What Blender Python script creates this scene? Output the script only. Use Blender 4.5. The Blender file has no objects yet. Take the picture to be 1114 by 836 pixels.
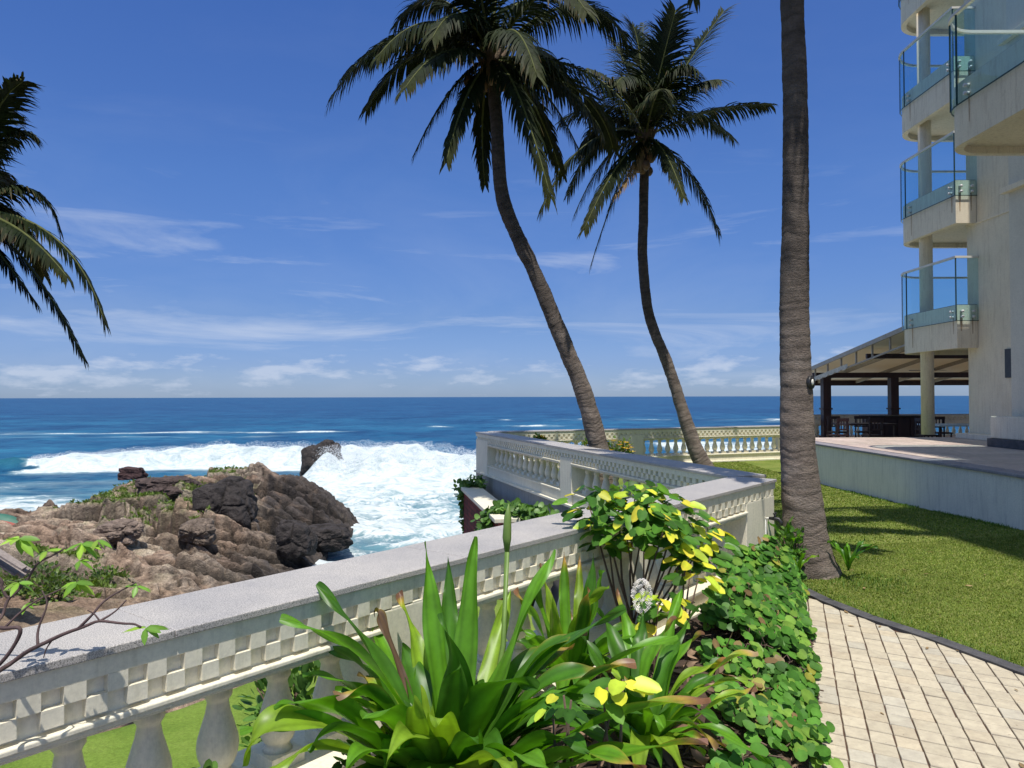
import bpy, bmesh, math, random
import numpy as np
from mathutils import Vector, noise, Matrix
random.seed(7); rs = np.random.RandomState(5)
SC = bpy.context.scene
COL = SC.collection
R = math.radians
F, HC = 820.0, 1.9          # focal length in photo pixels, eye height

def P(px, py, Y):           # photograph pixel + true distance -> world point
    return Vector(((px-557)/F*Y, Y, HC-(py-432)/F*Y))

# ------------------------------------------------------------------ mesh helpers
class MB:
    def __init__(s): s.v=[]; s.f=[]; s.c=[]; s.sm=[]
    def add(s, vs, fs, col=(1,1,1), smooth=False):
        o=len(s.v)
        for p in vs: s.v.append((p[0],p[1],p[2]))
        if isinstance(col, list): s.c.extend(col)
        else: s.c.extend([col]*len(vs))
        for f in fs: s.f.append([i+o for i in f]); s.sm.append(smooth)
    def box(s, x0,x1,y0,y1,z0,z1, fr=None, col=(1,1,1)):
        vs=[(x,y,z) for z in (z0,z1) for y in (y0,y1) for x in (x0,x1)]
        if fr: vs=[fr(*p) for p in vs]
        s.add(vs,[(0,2,3,1),(4,5,7,6),(0,1,5,4),(2,6,7,3),(1,3,7,5),(0,4,6,2)],col)
    def tube(s, pts, rad, n=8, col=(1,1,1), cap=True, smooth=True, bump=0):
        pts=[Vector(p) for p in pts]; N=len(pts)
        if not isinstance(rad,(list,tuple)): rad=[rad]*N
        vs=[]; ref=Vector((0.31,0.17,0.93))
        for i,p in enumerate(pts):
            t=(pts[min(i+1,N-1)]-pts[max(i-1,0)])
            if t.length<1e-9: t=Vector((0,0,1))
            t.normalize()
            a=t.cross(ref)
            if a.length<.05: a=t.cross(Vector((1,0,0)))
            a.normalize(); b=t.cross(a)
            for k in range(n):
                th=2*math.pi*k/n
                r=rad[i]
                if bump: r*=1+bump*noise.noise(Vector((k*1.7,i*.9,rad[0]*50)))
                vs.append(p+a*math.cos(th)*r+b*math.sin(th)*r)
        fs=[(i*n+k,i*n+(k+1)%n,(i+1)*n+(k+1)%n,(i+1)*n+k) for i in range(N-1) for k in range(n)]
        if cap: fs.append(tuple(range(n))[::-1]); fs.append(tuple((N-1)*n+k for k in range(n)))
        s.add(vs,fs,col,smooth)
    def lathe(s, prof, c, n=14, smooth=True, col=(1,1,1)):
        vs=[(c[0]+r*math.cos(2*math.pi*k/n),c[1]+r*math.sin(2*math.pi*k/n),c[2]+z) for r,z in prof for k in range(n)]
        fs=[(i*n+k,i*n+(k+1)%n,(i+1)*n+(k+1)%n,(i+1)*n+k) for i in range(len(prof)-1) for k in range(n)]
        fs.append(tuple(range(n))[::-1]); fs.append(tuple((len(prof)-1)*n+k for k in range(n)))
        s.add(vs,fs,col,smooth)
    def prism(s, poly, z0, z1, col=(1,1,1)):
        n=len(poly)
        vs=[(x,y,z0) for x,y in poly]+[(x,y,z1) for x,y in poly]
        fs=[tuple(range(n))[::-1],tuple(range(n,2*n))]+[(k,(k+1)%n,n+(k+1)%n,n+k) for k in range(n)]
        s.add(vs,fs,col)
    def build(s, name, m, parent=None, bevel=0, kind=None, label=None, cat=None, group=None):
        me=bpy.data.meshes.new(name); me.from_pydata(s.v,[],s.f); 
        at=me.color_attributes.new('Col','FLOAT_COLOR','POINT')
        a=np.ones((len(s.v),4),np.float32); a[:,:3]=np.array(s.c,np.float32).reshape(-1,3)
        at.data.foreach_set('color',a.ravel())
        me.polygons.foreach_set('use_smooth',s.sm); me.update()
        me.materials.append(m)
        o=bpy.data.objects.new(name,me); COL.objects.link(o)
        if parent: o.parent=parent; o.matrix_parent_inverse=Matrix.Translation(-parent.location) if False else Matrix()
        if parent:
            me.transform(Matrix.Translation(-wloc(parent)))
        if bevel:
            b=o.modifiers.new('b','BEVEL'); b.width=bevel; b.segments=2; b.limit_method='ANGLE'; b.angle_limit=R(40)
        if kind: o['kind']=kind
        if label: o['label']=label
        if cat: o['category']=cat
        if group: o['group']=group
        return o
def wloc(o):
    v=Vector((0,0,0))
    while o: v+=o.location; o=o.parent
    return v
def thing(name, label, cat, loc=(0,0,0), group=None):
    o=bpy.data.objects.new(name,None); COL.objects.link(o); o.location=loc
    o['label']=label; o['category']=cat
    if group: o['group']=group
    return o

# ------------------------------------------------------------------ materials
def nt(name):
    m=bpy.data.materials.new(name); m.use_nodes=True; n=m.node_tree
    b=n.nodes['Principled BSDF']; return m,n,b
def N(n,t,**k):
    x=n.nodes.new(t)
    for a,v in k.items(): setattr(x,a,v)
    return x
def ramp(n, fac, stops):
    r=N(n,'ShaderNodeValToRGB'); e=r.color_ramp.elements
    while len(e)<len(stops): e.new(.5)
    for i,(p,c) in enumerate(stops):
        e[i].position=p; e[i].color=(c[0],c[1],c[2],1) if not isinstance(c,(int,float)) else (c,c,c,1)
    n.links.new(fac,r.inputs[0]); return r.outputs[0]
def noise_n(n, scale, detail=6, rough=.6, coord='Object', stretch=None, dist=0):
    tc=N(n,'ShaderNodeTexCoord'); x=N(n,'ShaderNodeTexNoise'); x.inputs['Scale'].default_value=scale
    x.inputs['Detail'].default_value=detail; x.inputs['Roughness'].default_value=rough; x.inputs['Distortion'].default_value=dist
    src=tc.outputs[coord]
    if stretch:
        mp=N(n,'ShaderNodeMapping'); mp.inputs['Scale'].default_value=stretch; n.links.new(src,mp.inputs[0]); src=mp.outputs[0]
    n.links.new(src,x.inputs['Vector']); return x.outputs['Fac']
def mixc(n,fac,a,b,mode='MIX'):
    x=N(n,'ShaderNodeMix',data_type='RGBA',blend_type=mode)
    for i,s in ((0,fac),(6,a),(7,b)):
        if isinstance(s,(int,float)): x.inputs[i].default_value=s
        elif isinstance(s,tuple): x.inputs[i].default_value=(*s[:3],1)
        else: n.links.new(s,x.inputs[i])
    return x.outputs[2]
def bump(n,b,h,strength=.5,dist=.02,prev=None):
    x=N(n,'ShaderNodeBump'); x.inputs['Strength'].default_value=strength; x.inputs['Distance'].default_value=dist
    n.links.new(h,x.inputs['Height'])
    if prev: n.links.new(prev,x.inputs['Normal'])
    n.links.new(x.outputs[0],b.inputs['Normal']); return x.outputs[0]
def pm(name, c1, c2, scale=4, rough=.7, bs=None, bstr=.4, bdist=.01, stretch=None, vcol=False, c3=None, fine=None, spec=.5):
    m,n,b=nt(name)
    f=noise_n(n,scale,8,.65,stretch=stretch)
    c=ramp(n,f,[(.3,c1),(.7,c2)] if c3 is None else [(.28,c1),(.5,c2),(.72,c3)])
    if fine:
        g=noise_n(n,fine,3,.7); c=mixc(n,1.0,c,ramp(n,g,[(.3,(.72,.72,.72)),(.7,(1.15,1.15,1.15))]),'MULTIPLY')
    if vcol:
        a=N(n,'ShaderNodeAttribute',attribute_name='Col'); c=mixc(n,1.0,c,a.outputs['Color'],'MULTIPLY')
    n.links.new(c,b.inputs['Base Color']); b.inputs['Roughness'].default_value=rough
    b.inputs['Specular IOR Level'].default_value=spec
    if bs: bump(n,b,noise_n(n,bs,6,.7,stretch=stretch),bstr,bdist)
    return m
def leafmat(name, rough=.4, trans=.35, gain=1.0, spec=.5):
    m,n,b=nt(name)
    a=N(n,'ShaderNodeAttribute',attribute_name='Col')
    f=noise_n(n,9,3); c=mixc(n,1.0,a.outputs['Color'],ramp(n,f,[(.3,(.75*gain,)*3),(.7,(1.2*gain,)*3)]),'MULTIPLY')
    n.links.new(c,b.inputs['Base Color']); b.inputs['Roughness'].default_value=rough; b.inputs['Specular IOR Level'].default_value=spec
    t=N(n,'ShaderNodeBsdfTranslucent'); g=mixc(n,1.0,c,(1.5,1.6,.5),'MULTIPLY'); n.links.new(g,t.inputs[0])
    mx=N(n,'ShaderNodeMixShader'); mx.inputs[0].default_value=trans
    n.links.new(b.outputs[0],mx.inputs[1]); n.links.new(t.outputs[0],mx.inputs[2])
    n.links.new(mx.outputs[0],n.nodes['Material Output'].inputs[0]); return m

def painted(name, base, dirt, rough=.55, streak=.5, bstr=.15):
    m,n,b=nt(name)
    f=noise_n(n,1.6,8,.7); c=ramp(n,f,[(.3,tuple(x*.88 for x in base)),(.65,base)])
    s=noise_n(n,3.0,6,.75,stretch=(5,5,.5)); c=mixc(n,ramp(n,s,[(.50,0.0),(.74,streak)]),c,dirt)
    s2=noise_n(n,7.0,8,.8); c=mixc(n,ramp(n,s2,[(.60,0.0),(.70,.45*streak+.1)]),c,dirt)
    g=noise_n(n,45,3,.7); c=mixc(n,1.0,c,ramp(n,g,[(.25,(.86,.86,.86)),(.6,(1.03,1.03,1.03))]),'MULTIPLY')
    n.links.new(c,b.inputs['Base Color']); b.inputs['Roughness'].default_value=rough
    bump(n,b,noise_n(n,30,5,.7),bstr,.01); return m
CREAM=painted('cream paint',(.88,.82,.65),(.46,.43,.30),.5,.5)
WALLP=painted('grey wall paint',(.90,.82,.68),(.42,.36,.30),.7,.5)
PLAST=painted('rough plaster',(.78,.69,.52),(.46,.36,.24),.8,.6,.6)
PLAST2=painted('balcony plaster',(.82,.72,.55),(.46,.35,.23),.75,.7,.3)
SMOOTHW=painted('smooth grey render',(.68,.63,.51),(.48,.42,.32),.7,.3)
SEAWALL=painted('sea wall concrete',(.42,.40,.36),(.15,.14,.11),.85,.8,.6)
def granite():
    m,n,b=nt('granite'); f=noise_n(n,220,2,.8); g=noise_n(n,2,5,.6)
    c=ramp(n,f,[(.36,(.14,.135,.125)),(.47,(.40,.38,.36)),(.6,(.62,.585,.55))])
    c=mixc(n,1.0,c,ramp(n,g,[(.3,(.78,.78,.8)),(.7,(1.05,1.03,1.0))]),'MULTIPLY')
    n.links.new(c,b.inputs['Base Color']); b.inputs['Roughness'].default_value=.5; bump(n,b,f,.12,.003); return m
GRAN=granite()
TRUNK=pm('palm bark',(.11,.085,.072),(.22,.175,.145),3.2,.9,26,1.0,.03,stretch=(1,1,2.2),c3=(.30,.25,.215),fine=50,vcol=True)
FROND=leafmat('palm leaf',.6,.08,1.0,.14)
CRIN=leafmat('lily leaf',.40,.36,1.0,.4)
LEAF=leafmat('broad leaf',.42,.28,1.0,.3)
DRY=leafmat('dry leaf',.8,.15)
STEM=pm('woody stem',(.07,.045,.03),(.17,.11,.08),12,.8,40,.5,.004)
GSTEM=pm('green stem',(.10,.18,.03),(.18,.28,.06),8,.5)
SOIL=pm('garden soil',(.035,.022,.015),(.12,.075,.05),6,.95,14,.9,.05,fine=30)
KERB=pm('dark kerb stone',(.05,.05,.055),(.11,.105,.11),7,.8,60,.5,.006,fine=60)
DARKM=pm('dark metal',(.012,.012,.014),(.03,.03,.032),10,.45)
DARKW=pm('dark varnished wood',(.018,.008,.010),(.045,.02,.022),10,.5,stretch=(1,1,.1))
STEEL=pm('brushed steel',(.5,.5,.5),(.65,.65,.63),10,.3)
WPVC=pm('white pipe',(.7,.68,.6),(.78,.76,.7),6,.45)
CLOTH=pm('pale tablecloth',(.55,.65,.72),(.62,.72,.78),5,.8)
COCO=pm('coconut husk',(.10,.065,.03),(.22,.12,.06),5,.6,20,.4,.01)
def brickred():
    m,n,b=nt('red laterite block'); tc=N(n,'ShaderNodeTexCoord'); mp=N(n,'ShaderNodeMapping'); mp.inputs['Rotation'].default_value=(R(90),0,0)
    n.links.new(tc.outputs['Object'],mp.inputs[0])
    k=N(n,'ShaderNodeTexBrick'); k.inputs['Scale'].default_value=1.0; k.inputs['Brick Width'].default_value=.28; k.inputs['Row Height'].default_value=.11
    k.inputs['Mortar Size'].default_value=.012; k.inputs['Color1'].default_value=(.26,.035,.03,1); k.inputs['Color2'].default_value=(.17,.025,.022,1); k.inputs['Mortar'].default_value=(.06,.015,.012,1)
    n.links.new(mp.outputs[0],k.inputs[0]); c=mixc(n,1.0,k.outputs[0],ramp(n,noise_n(n,4,6),[(.3,(.5,.5,.5)),(.7,(1.1,1.1,1.1))]),'MULTIPLY')
    n.links.new(c,b.inputs['Base Color']); b.inputs['Roughness'].default_value=.9; bump(n,b,noise_n(n,25,6),.8,.03); return m
REDB=brickred()
def glassmat():
    m,n,b=nt('green tinted glass')
    t=N(n,'ShaderNodeBsdfTransparent'); t.inputs[0].default_value=(.72,.90,.95,1)
    g=N(n,'ShaderNodeBsdfGlossy'); g.inputs['Roughness'].default_value=.02; g.inputs[0].default_value=(.9,.95,.95,1)
    fr=N(n,'ShaderNodeLayerWeight'); fr.inputs[0].default_value=.5
    fo=ramp(n,fr.outputs['Facing'],[(0,.05),(.6,.08),(.85,.20),(1.0,.7)])
    mx=N(n,'ShaderNodeMixShader'); n.links.new(fo,mx.inputs[0]); n.links.new(t.outputs[0],mx.inputs[1]); n.links.new(g.outputs[0],mx.inputs[2])
    n.links.new(mx.outputs[0],n.nodes['Material Output'].inputs[0]); return m
GLASS=glassmat()
RUST=pm('rust stain',(.40,.27,.16),(.55,.42,.29),12,.9)
GEDGE=pm('glass edge',(.02,.05,.05),(.03,.07,.07),5,.2)

# ------------------------------------------------------------------ camera, sun, sky
cam=bpy.data.cameras.new('camera'); co=bpy.data.objects.new('camera',cam); COL.objects.link(co)
cam.sensor_width=36; cam.lens=F/1114*36; cam.clip_end=200000; cam.clip_start=.05
co.location=(0,0,HC); co.rotation_euler=(R(90)+math.atan(14/F),R(0.0),0)
co.rotation_euler.rotate_axis('Z',R(-.15))
SC.camera=co
SEL=70
SUN=Vector((.06,-1,0)).normalized()*math.cos(R(SEL))+Vector((0,0,math.sin(R(SEL))))
sl=bpy.data.lights.new('sun','SUN'); sl.energy=5.0; sl.angle=R(.5); sl.color=(1,.955,.88)
so=bpy.data.objects.new('sun',sl); COL.objects.link(so); so.rotation_euler=SUN.to_track_quat('Z','Y').to_euler()
def world():
    w=bpy.data.worlds.new('World'); SC.world=w; w.use_nodes=True; n=w.node_tree; bg=n.nodes['Background']
    sk=N(n,'ShaderNodeTexSky',sky_type='NISHITA'); sk.sun_disc=False; sk.sun_elevation=R(SEL); sk.sun_rotation=math.atan2(SUN.x,SUN.y)
    sk.air_density=1.0; sk.dust_density=.35; sk.ozone_density=2.2; sk.altitude=0
    tc=N(n,'ShaderNodeTexCoord'); sp=N(n,'ShaderNodeSeparateXYZ'); n.links.new(tc.outputs['Generated'],sp.inputs[0])
    def M(op,a,b=None,clamp=False):
        x=N(n,'ShaderNodeMath',operation=op,use_clamp=clamp)
        for i,s in ((0,a),(1,b)):
            if s is None: continue
            if isinstance(s,(int,float)): x.inputs[i].default_value=s
            else: n.links.new(s,x.inputs[i])
        return x.outputs[0]
    def noi(vec,scale,detail,rough,dist=0):
        x=N(n,'ShaderNodeTexNoise'); x.inputs['Scale'].default_value=scale; x.inputs['Detail'].default_value=detail
        x.inputs['Roughness'].default_value=rough; x.inputs['Distortion'].default_value=dist; n.links.new(vec,x.inputs['Vector']); return x.outputs['Fac']
    def comb(a,b,c):
        x=N(n,'ShaderNodeCombineXYZ')
        for i,s in enumerate((a,b,c)):
            if isinstance(s,(int,float)): x.inputs[i].default_value=s
            else: n.links.new(s,x.inputs[i])
        return x.outputs[0]
    X,Y,Z=sp.outputs
    az=M('ARCTAN2',X,Y); el=M('ARCSINE',Z)
    # sky colour: Nishita, tinted towards the deep tropical blue; unseen zenith brightened as added fill
    tint=ramp(n,M('MULTIPLY',el,1.2),[(0.0,(.36,.50,.90)),(.05,(.335,.445,.82)),(.12,(.335,.44,.73)),(.33,(.365,.53,.87)),(.60,(.35,.545,.96)),(.72,(1.05,.98,.85)),(1.0,(1.55,1.38,1.12))])
    skc=mixc(n,1.0,sk.outputs[0],tint,'MULTIPLY')
    # cumulus row close to the horizon
    v1=comb(M('MULTIPLY',az,13.0),M('MULTIPLY',el,44.0),2.3)
    c1=noi(v1,1.0,8,.58)
    band=ramp(n,el,[(.0,.30),(.018,.46),(.036,.58),(.055,.30),(.08,0.0)])
    cm=M('MULTIPLY',M('SUBTRACT',c1,M('SUBTRACT',.80,M('MULTIPLY',band,.62))),7.0,True)
    cm=M('MULTIPLY',cm,.55)
    # thin flat bands and wisps
    v2=comb(M('MULTIPLY',az,2.2),M('MULTIPLY',el,17.0),5.2)
    c2=noi(v2,1.0,7,.6,.6)
    b2=ramp(n,el,[(.01,.2),(.06,1.0),(.17,1.0),(.27,.25),(.36,0.0)])
    m2=M('MULTIPLY',M('MULTIPLY',M('SUBTRACT',c2,.55),5.0,True),M('MULTIPLY',b2,.62))
    v3=comb(M('MULTIPLY',az,3.0),M('MULTIPLY',el,7.0),1.1)
    c3=noi(v3,1.2,6,.6,.4)
    m3=M('MULTIPLY',M('SUBTRACT',c3,.45),.55,True)
    b3=ramp(n,el,[(.0,1.0),(.06,.9),(.15,.5),(.4,.12)]); m3=M('MULTIPLY',m3,b3)
    cf=M('MAXIMUM',M('MAXIMUM',cm,m2),m3)
    out=mixc(n,cf,skc,(4.6,5.1,6.1))
    n.links.new(out,bg.inputs[0]); bg.inputs[1].default_value=.14
world()
SC.view_settings.view_transform='Standard'; SC.view_settings.look='None'; SC.view_settings.exposure=0

# ------------------------------------------------------------------ balustrades
BPROF=[(.078,0),(.078,.05),(.062,.055),(.052,.07),(.048,.085),(.062,.10),(.074,.13),(.079,.165),(.076,.20),(.062,.25),(.047,.30),(.040,.34),(.046,.355),(.054,.365),(.054,.385),(.046,.395),(.052,.41),(.078,.425),(.078,.47)]
def baluster_mb(H, sc):
    mb=MB(); k=H/.47
    prof=[(r*sc,z*k) for r,z in BPROF[2:-2]]
    mb.lathe(prof,(0,0,0),14)
    a=.078*sc
    mb.box(-a,a,-a,a,0,.055*k); mb.box(-a,a,-a,a,.415*k,.47*k)
    return mb
def balustrade(name,label,A,B,pillars,pitch,zlo=.20,zb=0,faces=(1,-1),ext=(0,0),bsc=1.0,capz=1.01,w=.25,ledge=True,check=True,mat=None,capw=None):
    """A,B: ends of the centre line. pillars: list of (s0,s1)."""
    mat=mat or CREAM
    A=Vector((A[0],A[1],zb)); B=Vector((B[0],B[1],zb)); d=(B-A); L=d.length; d.normalize(); nn=Vector((d.y,-d.x,0))
    t=thing(name,label,'balustrade',A)
    fr=lambda s,n_,z: A+d*s+nn*n_+Vector((0,0,z))
    e0,e1=ext
    mb=MB(); cw=capw or w; nj=max(1,round(L/1.6)); sj=L/nj
    for q_ in range(nj): mb.box(q_*sj+(.0012 if q_ else -e0),(q_+1)*sj-(.0012 if q_<nj-1 else -e1),-cw,cw,capz-.032,capz-random.choice([0,.0008,.0015]),fr)
    mb.build('coping',GRAN,t,bevel=.004)
    mb=MB(); c=w-.052; zt=capz-.033
    mb.box(0,L,-c,c,.72,zt,fr)
    o=c+.034
    for f in faces:
        mb.box(0,L,*sorted((f*(c-.01),f*o)),zt-.07,zt-.001,fr)
        if check:
            cell=.072; n_=int(L/cell)
            for i in range(n_):
                s=i*cell
                za=zt-.07
                if i%2==0: mb.box(s,s+cell,*sorted((f*(c-.01),f*o)),za-.064,za-.001,fr)
                else: mb.box(s,s+cell,*sorted((f*(c-.01),f*o)),za-.130,za-.065,fr)
    mb.build('frieze',mat,t)
    mb=MB()
    bays=[]; s=0
    for a,b in pillars:
        if a-s>.3: bays.append((s,a))
        s=b
    if L-s>.3: bays.append((s,L))
    for a,b in bays:
        for f in (1,-1):
            mb.box(a,b,*sorted((f*(c-.02),f*(c+.055))),.735,.758,fr); mb.box(a,b,*sorted((f*(c-.02),f*(c+.040))),.715,.733,fr); mb.box(a,b,*sorted((f*(c-.02),f*(c+.022))),.70,.713,fr)
    mb.build('moulding',mat,t,bevel=.006)
    mb=MB()
    for a,b in bays: mb.box(a,b,-c-.01,c+.01,0,zlo-.03,fr); mb.box(a,b,-c-.045,c+.045,zlo-.03,zlo,fr)
    mb.box(-.03,L+.03,-c-.085,c+.085,0,.045,fr)
    mb.build('plinth',mat,t,bevel=.006)
    for a,b in pillars:
        mb=MB(); mb.box(a,b,-c-.035,c+.035,.046,.836,fr); mb.build('pillar',mat,t,bevel=.006)
    proto=None
    for a,b in bays:
        n_=max(1,round((b-a)/pitch)); st=(b-a)/n_
        for i in range(n_):
            p=d*(a+(i+.5)*st); p=Vector((p.x,p.y,zlo))
            if proto is None:
                mb=baluster_mb(.72-zlo,bsc); 
                mb.v=[tuple(Vector(v)) for v in mb.v]
                rz=math.atan2(d.y,d.x)
                M3=Matrix.Rotation(rz,4,'Z'); mb.v=[tuple(M3@Vector(v)) for v in mb.v]
                proto=mb.build('baluster',mat); proto.parent=t; o_=proto
            else:
                o_=proto.copy(); COL.objects.link(o_); o_.parent=t
            o_.location=p
    return t

# near wall front line A0 -> C0
A0=Vector((-1.66,2.44,0)); d1=Vector((.621,.783,0)).normalized(); n1=Vector((-.783,.621,0)).normalized()
Lw=7.25; EXT=4.4      # extend left beyond the frame
off=n1*.25
bA=A0-d1*EXT+off; bB=A0+d1*Lw+off
pil=[(0,.3),(EXT-1.95,EXT-1.65),(EXT+1.67,EXT+1.97),(EXT+4.1,EXT+4.4),(EXT+6.43,EXT+Lw-.04)]
balustrade('balustrade','cream balustrade with pinkish granite coping running along the flower bed in the foreground',bA,bB,pil,.30,bsc=1.12)
# second arm: visible (sea-side) edge from inner corner to far corner
I0=Vector((2.41,8.39,0)); J0=Vector((-.94,19.2,0)); d2=(J0-I0).normalized(); n2=Vector((d2.y,-d2.x,0)).normalized()
if n2.x<0: n2=-n2
bA=I0+n2*.25+d2*.02; bB=J0+n2*.25
L2=(bB-bA).length
# pillar positions chosen to match the photo (0 = near corner)
balustrade('balustrade','cream balustrade going away above the white surf, dividing sea gully from lawn',bA,bB,[(0,.35),(4.75,5.3),(L2-1.10,L2-.02)],.36,zlo=.25,bsc=1.0)
# far arm
K0=Vector((8.4,23.0,0)); J1=Vector((-.55,19.45,0))
L3=(K0-J1).length
balustrade('balustrade','long cream balustrade at the far edge of the lawn, behind the two leaning palms',J1,K0,[(0,.35),(3.7,4.4),(L3-.4,L3)],.27,zlo=.24)
Q0=Vector((12.1,31.2,0)); Q1=Vector((24,31.9,0))
balustrade('balustrade','short run of cream balustrade mostly hidden behind the near palm trunk',K0+Vector((.2,.35,0)),Q0-Vector((.15,.35,0)),[(0,.3),(5.4,5.8)],.30,zlo=.2)
balustrade('balustrade','shaded balustrade behind the dark posts of the open pavilion',Q0,Q1,[(0,.4),(5,5.4)],.28,zlo=.24,capz=1.14)

# ------------------------------------------------------------------ sea wall, ledge, red wall
mb=MB()
for (a,b,w) in ((I0+n2*.02-d2*.3,J0+n2*.02,.48),):
    dd=(b-a).normalized(); 
    q=[a,b,b+n2*w,a+n2*w]; mb.prism([(p.x,p.y) for p in q],-8,-.004)
sw=mb.build('sea_wall',SEAWALL,label='grey concrete retaining wall carrying the balustrade above the surf gully',cat='retaining wall')
mb=MB()
dd=(K0-J1).normalized(); nn=Vector((dd.y,-dd.x,0))
q=[J1-nn*.2+dd*.2,K0-nn*.2,K0+nn*.2,J1+nn*.2+dd*.2]; mb.prism([(p.x,p.y) for p in q],-8,-.006)
dd=(Q0-K0).normalized(); nn=Vector((dd.y,-dd.x,0)); q=[K0-nn*.2+dd*.3,Q0-nn*.2,Q0+nn*.2,K0+nn*.2+dd*.3]; mb.prism([(p.x,p.y) for p in q],-8,-.008)
mb.prism([(Q0.x,Q0.y-.2),(24,31.7),(24,32.1),(Q0.x,Q0.y+.2)],-8,-.01)
mb.build('sea_wall',SEAWALL,label='retaining wall under the far balustrades, dropping from the lawn edge to the sea',cat='retaining wall')
# stone parapet with brick end beside the second arm
RA=Vector((-1.16,17.9,0)); RB=Vector((-.25,13.2,0)); rd=(RB-RA).normalized(); rn=Vector((rd.y,-rd.x,0)); 
if rn.x<0: rn=-rn
t=thing('brick_wall','low red brick wall with cream coping below the second balustrade, draped with vines','wall',RA)
mb=MB(); q=[RA,RB,RB+rn*.34,RA+rn*.34]; mb.prism([(p.x,p.y) for p in q],-8,-.31); mb.build('brick_face',REDB,t)
mb=MB(); q=[RA-rn*.06-rd*.05,RB-rn*.06,RB+rn*.42,RA+rn*.42-rd*.05]; mb.prism([(p.x,p.y) for p in q],-.308,-.23); mb.build('coping',CREAM,t,bevel=.01)
mb=MB(); q=[RA+rn*.42+rd*-.02,RB+rn*.42,Vector((2.1,8.9,0)),J0+n2*.02]
mb.prism([(p.x,p.y) for p in q],-.9,-.42); mb.build('ledge',pm('rough concrete',(.16,.15,.14),(.34,.32,.31),3,.9,9,.9,.06,fine=30),kind='structure')

# ------------------------------------------------------------------ lawn, path, kerb, bed
def lz(x,y):
    a=max(0,min(1,(x-4)/2.5)); return .16*math.exp(-((y-8.5)/4.2)**2)*a
KERBP=[(2.66,7.95),(2.75,7.6),(2.84,6.99),(2.99,6.45),(3.23,5.88),(3.47,5.1),(3.75,4.2),(4.0,3.0),(4.15,1.5),(4.2,-1),(4.2,-7)]
def kerbx(y):
    for (xa,ya),(xb,yb) in zip(KERBP[:-1],KERBP[1:]):
        if yb<=y<=ya: return xa+(xb-xa)*(ya-y)/(ya-yb)
    return KERBP[0][0] if y>KERBP[0][1] else KERBP[-1][0]
LAWN=pm('lawn turf',(.10,.15,.028),(.17,.22,.045),1.3,.95,60,.8,.02,c3=(.24,.26,.07),fine=55,spec=.1)
LAWN2=pm('lower lawn turf',(.12,.20,.03),(.18,.27,.045),1.1,.95,30,.8,.03,c3=(.24,.31,.07),fine=35,spec=.1)
def arm2x(y):   # x of the lawn-side face of arm 2
    return I0.x+(J0.x-I0.x)*(y-I0.y)/(J0.y-I0.y)+.45
mb=MB(); ys=np.linspace(-7,36,150); NX=50
idx={}
for j,y in enumerate(ys):
    xl = kerbx(y)+.06 if y<7.95 else (2.66+(arm2x(8.3)-2.66)*min(1,(y-7.95)/.3) if y<8.3 else arm2x(min(y,19.3)))
    xr = 24.
    yy=y
    for i in range(NX):
        u=i/(NX-1); x=xl+(xr-xl)*u**1.6
        yl=19.55+(23.0-19.55)*(x+.55)/8.95 if x<8.4 else (23+(x-8.4)*2.2 if x<12.1 else 31.2)
        yc=min(yy,yl); mb.v.append((x,yc,lz(x,yc))); mb.c.append((1,1,1))
for j in range(len(ys)-1):
    for i in range(NX-1):
        a=j*NX+i; mb.f.append([a,a+1,a+NX+1,a+NX]); mb.sm.append(True)
mb.build('lawn',LAWN,kind='structure')
# kerb
mb=MB()
for (xa,ya),(xb,yb) in zip(KERBP[:-1],KERBP[1:]):
    a=Vector((xa,ya,0)); b=Vector((xb,yb,0)); t_=(b-a).normalized(); nn=Vector((-t_.y,t_.x,0)); 
    if nn.x<0: nn=-nn
    q=[a,b,b+nn*.12,a+nn*.12] ; mb.prism([(p.x,p.y) for p in q],-.1,.018)
mb.build('kerb',KERB,kind='structure')
# pavers
e1=Vector((.345,.939,0)); e2=Vector((.86,-.51,0)).normalized()
PLEFT=lambda y: 1.5+(y-3.86)*.34
mb=MB()
sp1,sp2=.150,.128/ abs(e1.x*e2.y-e1.y*e2.x)
O=Vector((1.779,3.857,0))
for i in range(-80,45):
    for j in range(-22,40):
        c=O+e1*(i*sp1+.012*noise.noise(Vector((j*.3,0,3))))+e2*(j*sp2)
        x,y=c.x,c.y
        if y<-6 or y>8.0: continue
        if x<PLEFT(y)-.55 or x>kerbx(y)+.03: continue
        g=.0028+.0012*random.random(); a=e1*(sp1/2-g*1.7); b=e2*(sp2/2-g*1.15)
        h=.004+random.uniform(-.002,.002)
        cs=[c-a-b,c+a-b,c+a+b,c-a+b]; cs=[p+Vector((random.uniform(-.003,.003),random.uniform(-.003,.003),0)) for p in cs]
        rr=random.random(); k=random.uniform(.90,1.05)
        col=(.505*k,.445*k,.335*k) if rr<.72 else ((.475*k,.435*k,.35*k) if rr<.86 else (.50*k,.43*k,.315*k))
        cc=sum(cs,Vector())/4
        # clip against the kerb
        cs=[Vector((min(p.x,kerbx(p.y)-.002),p.y,0)) for p in cs]
        top=[cc+(p-cc)*.965+Vector((0,0,h)) for p in cs]; bot=[p+Vector((0,0,-.02)) for p in cs]; mid=[p+Vector((0,0,h-.004)) for p in cs]
        vs=top+mid+bot
        fs=[(3,2,1,0)]+[(k_,(k_+1)%4,4+(k_+1)%4,4+k_) for k_ in range(4)]+[(4+k_,4+(k_+1)%4,8+(k_+1)%4,8+k_) for k_ in range(4)]
        mb.add(vs,fs,col)
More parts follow.
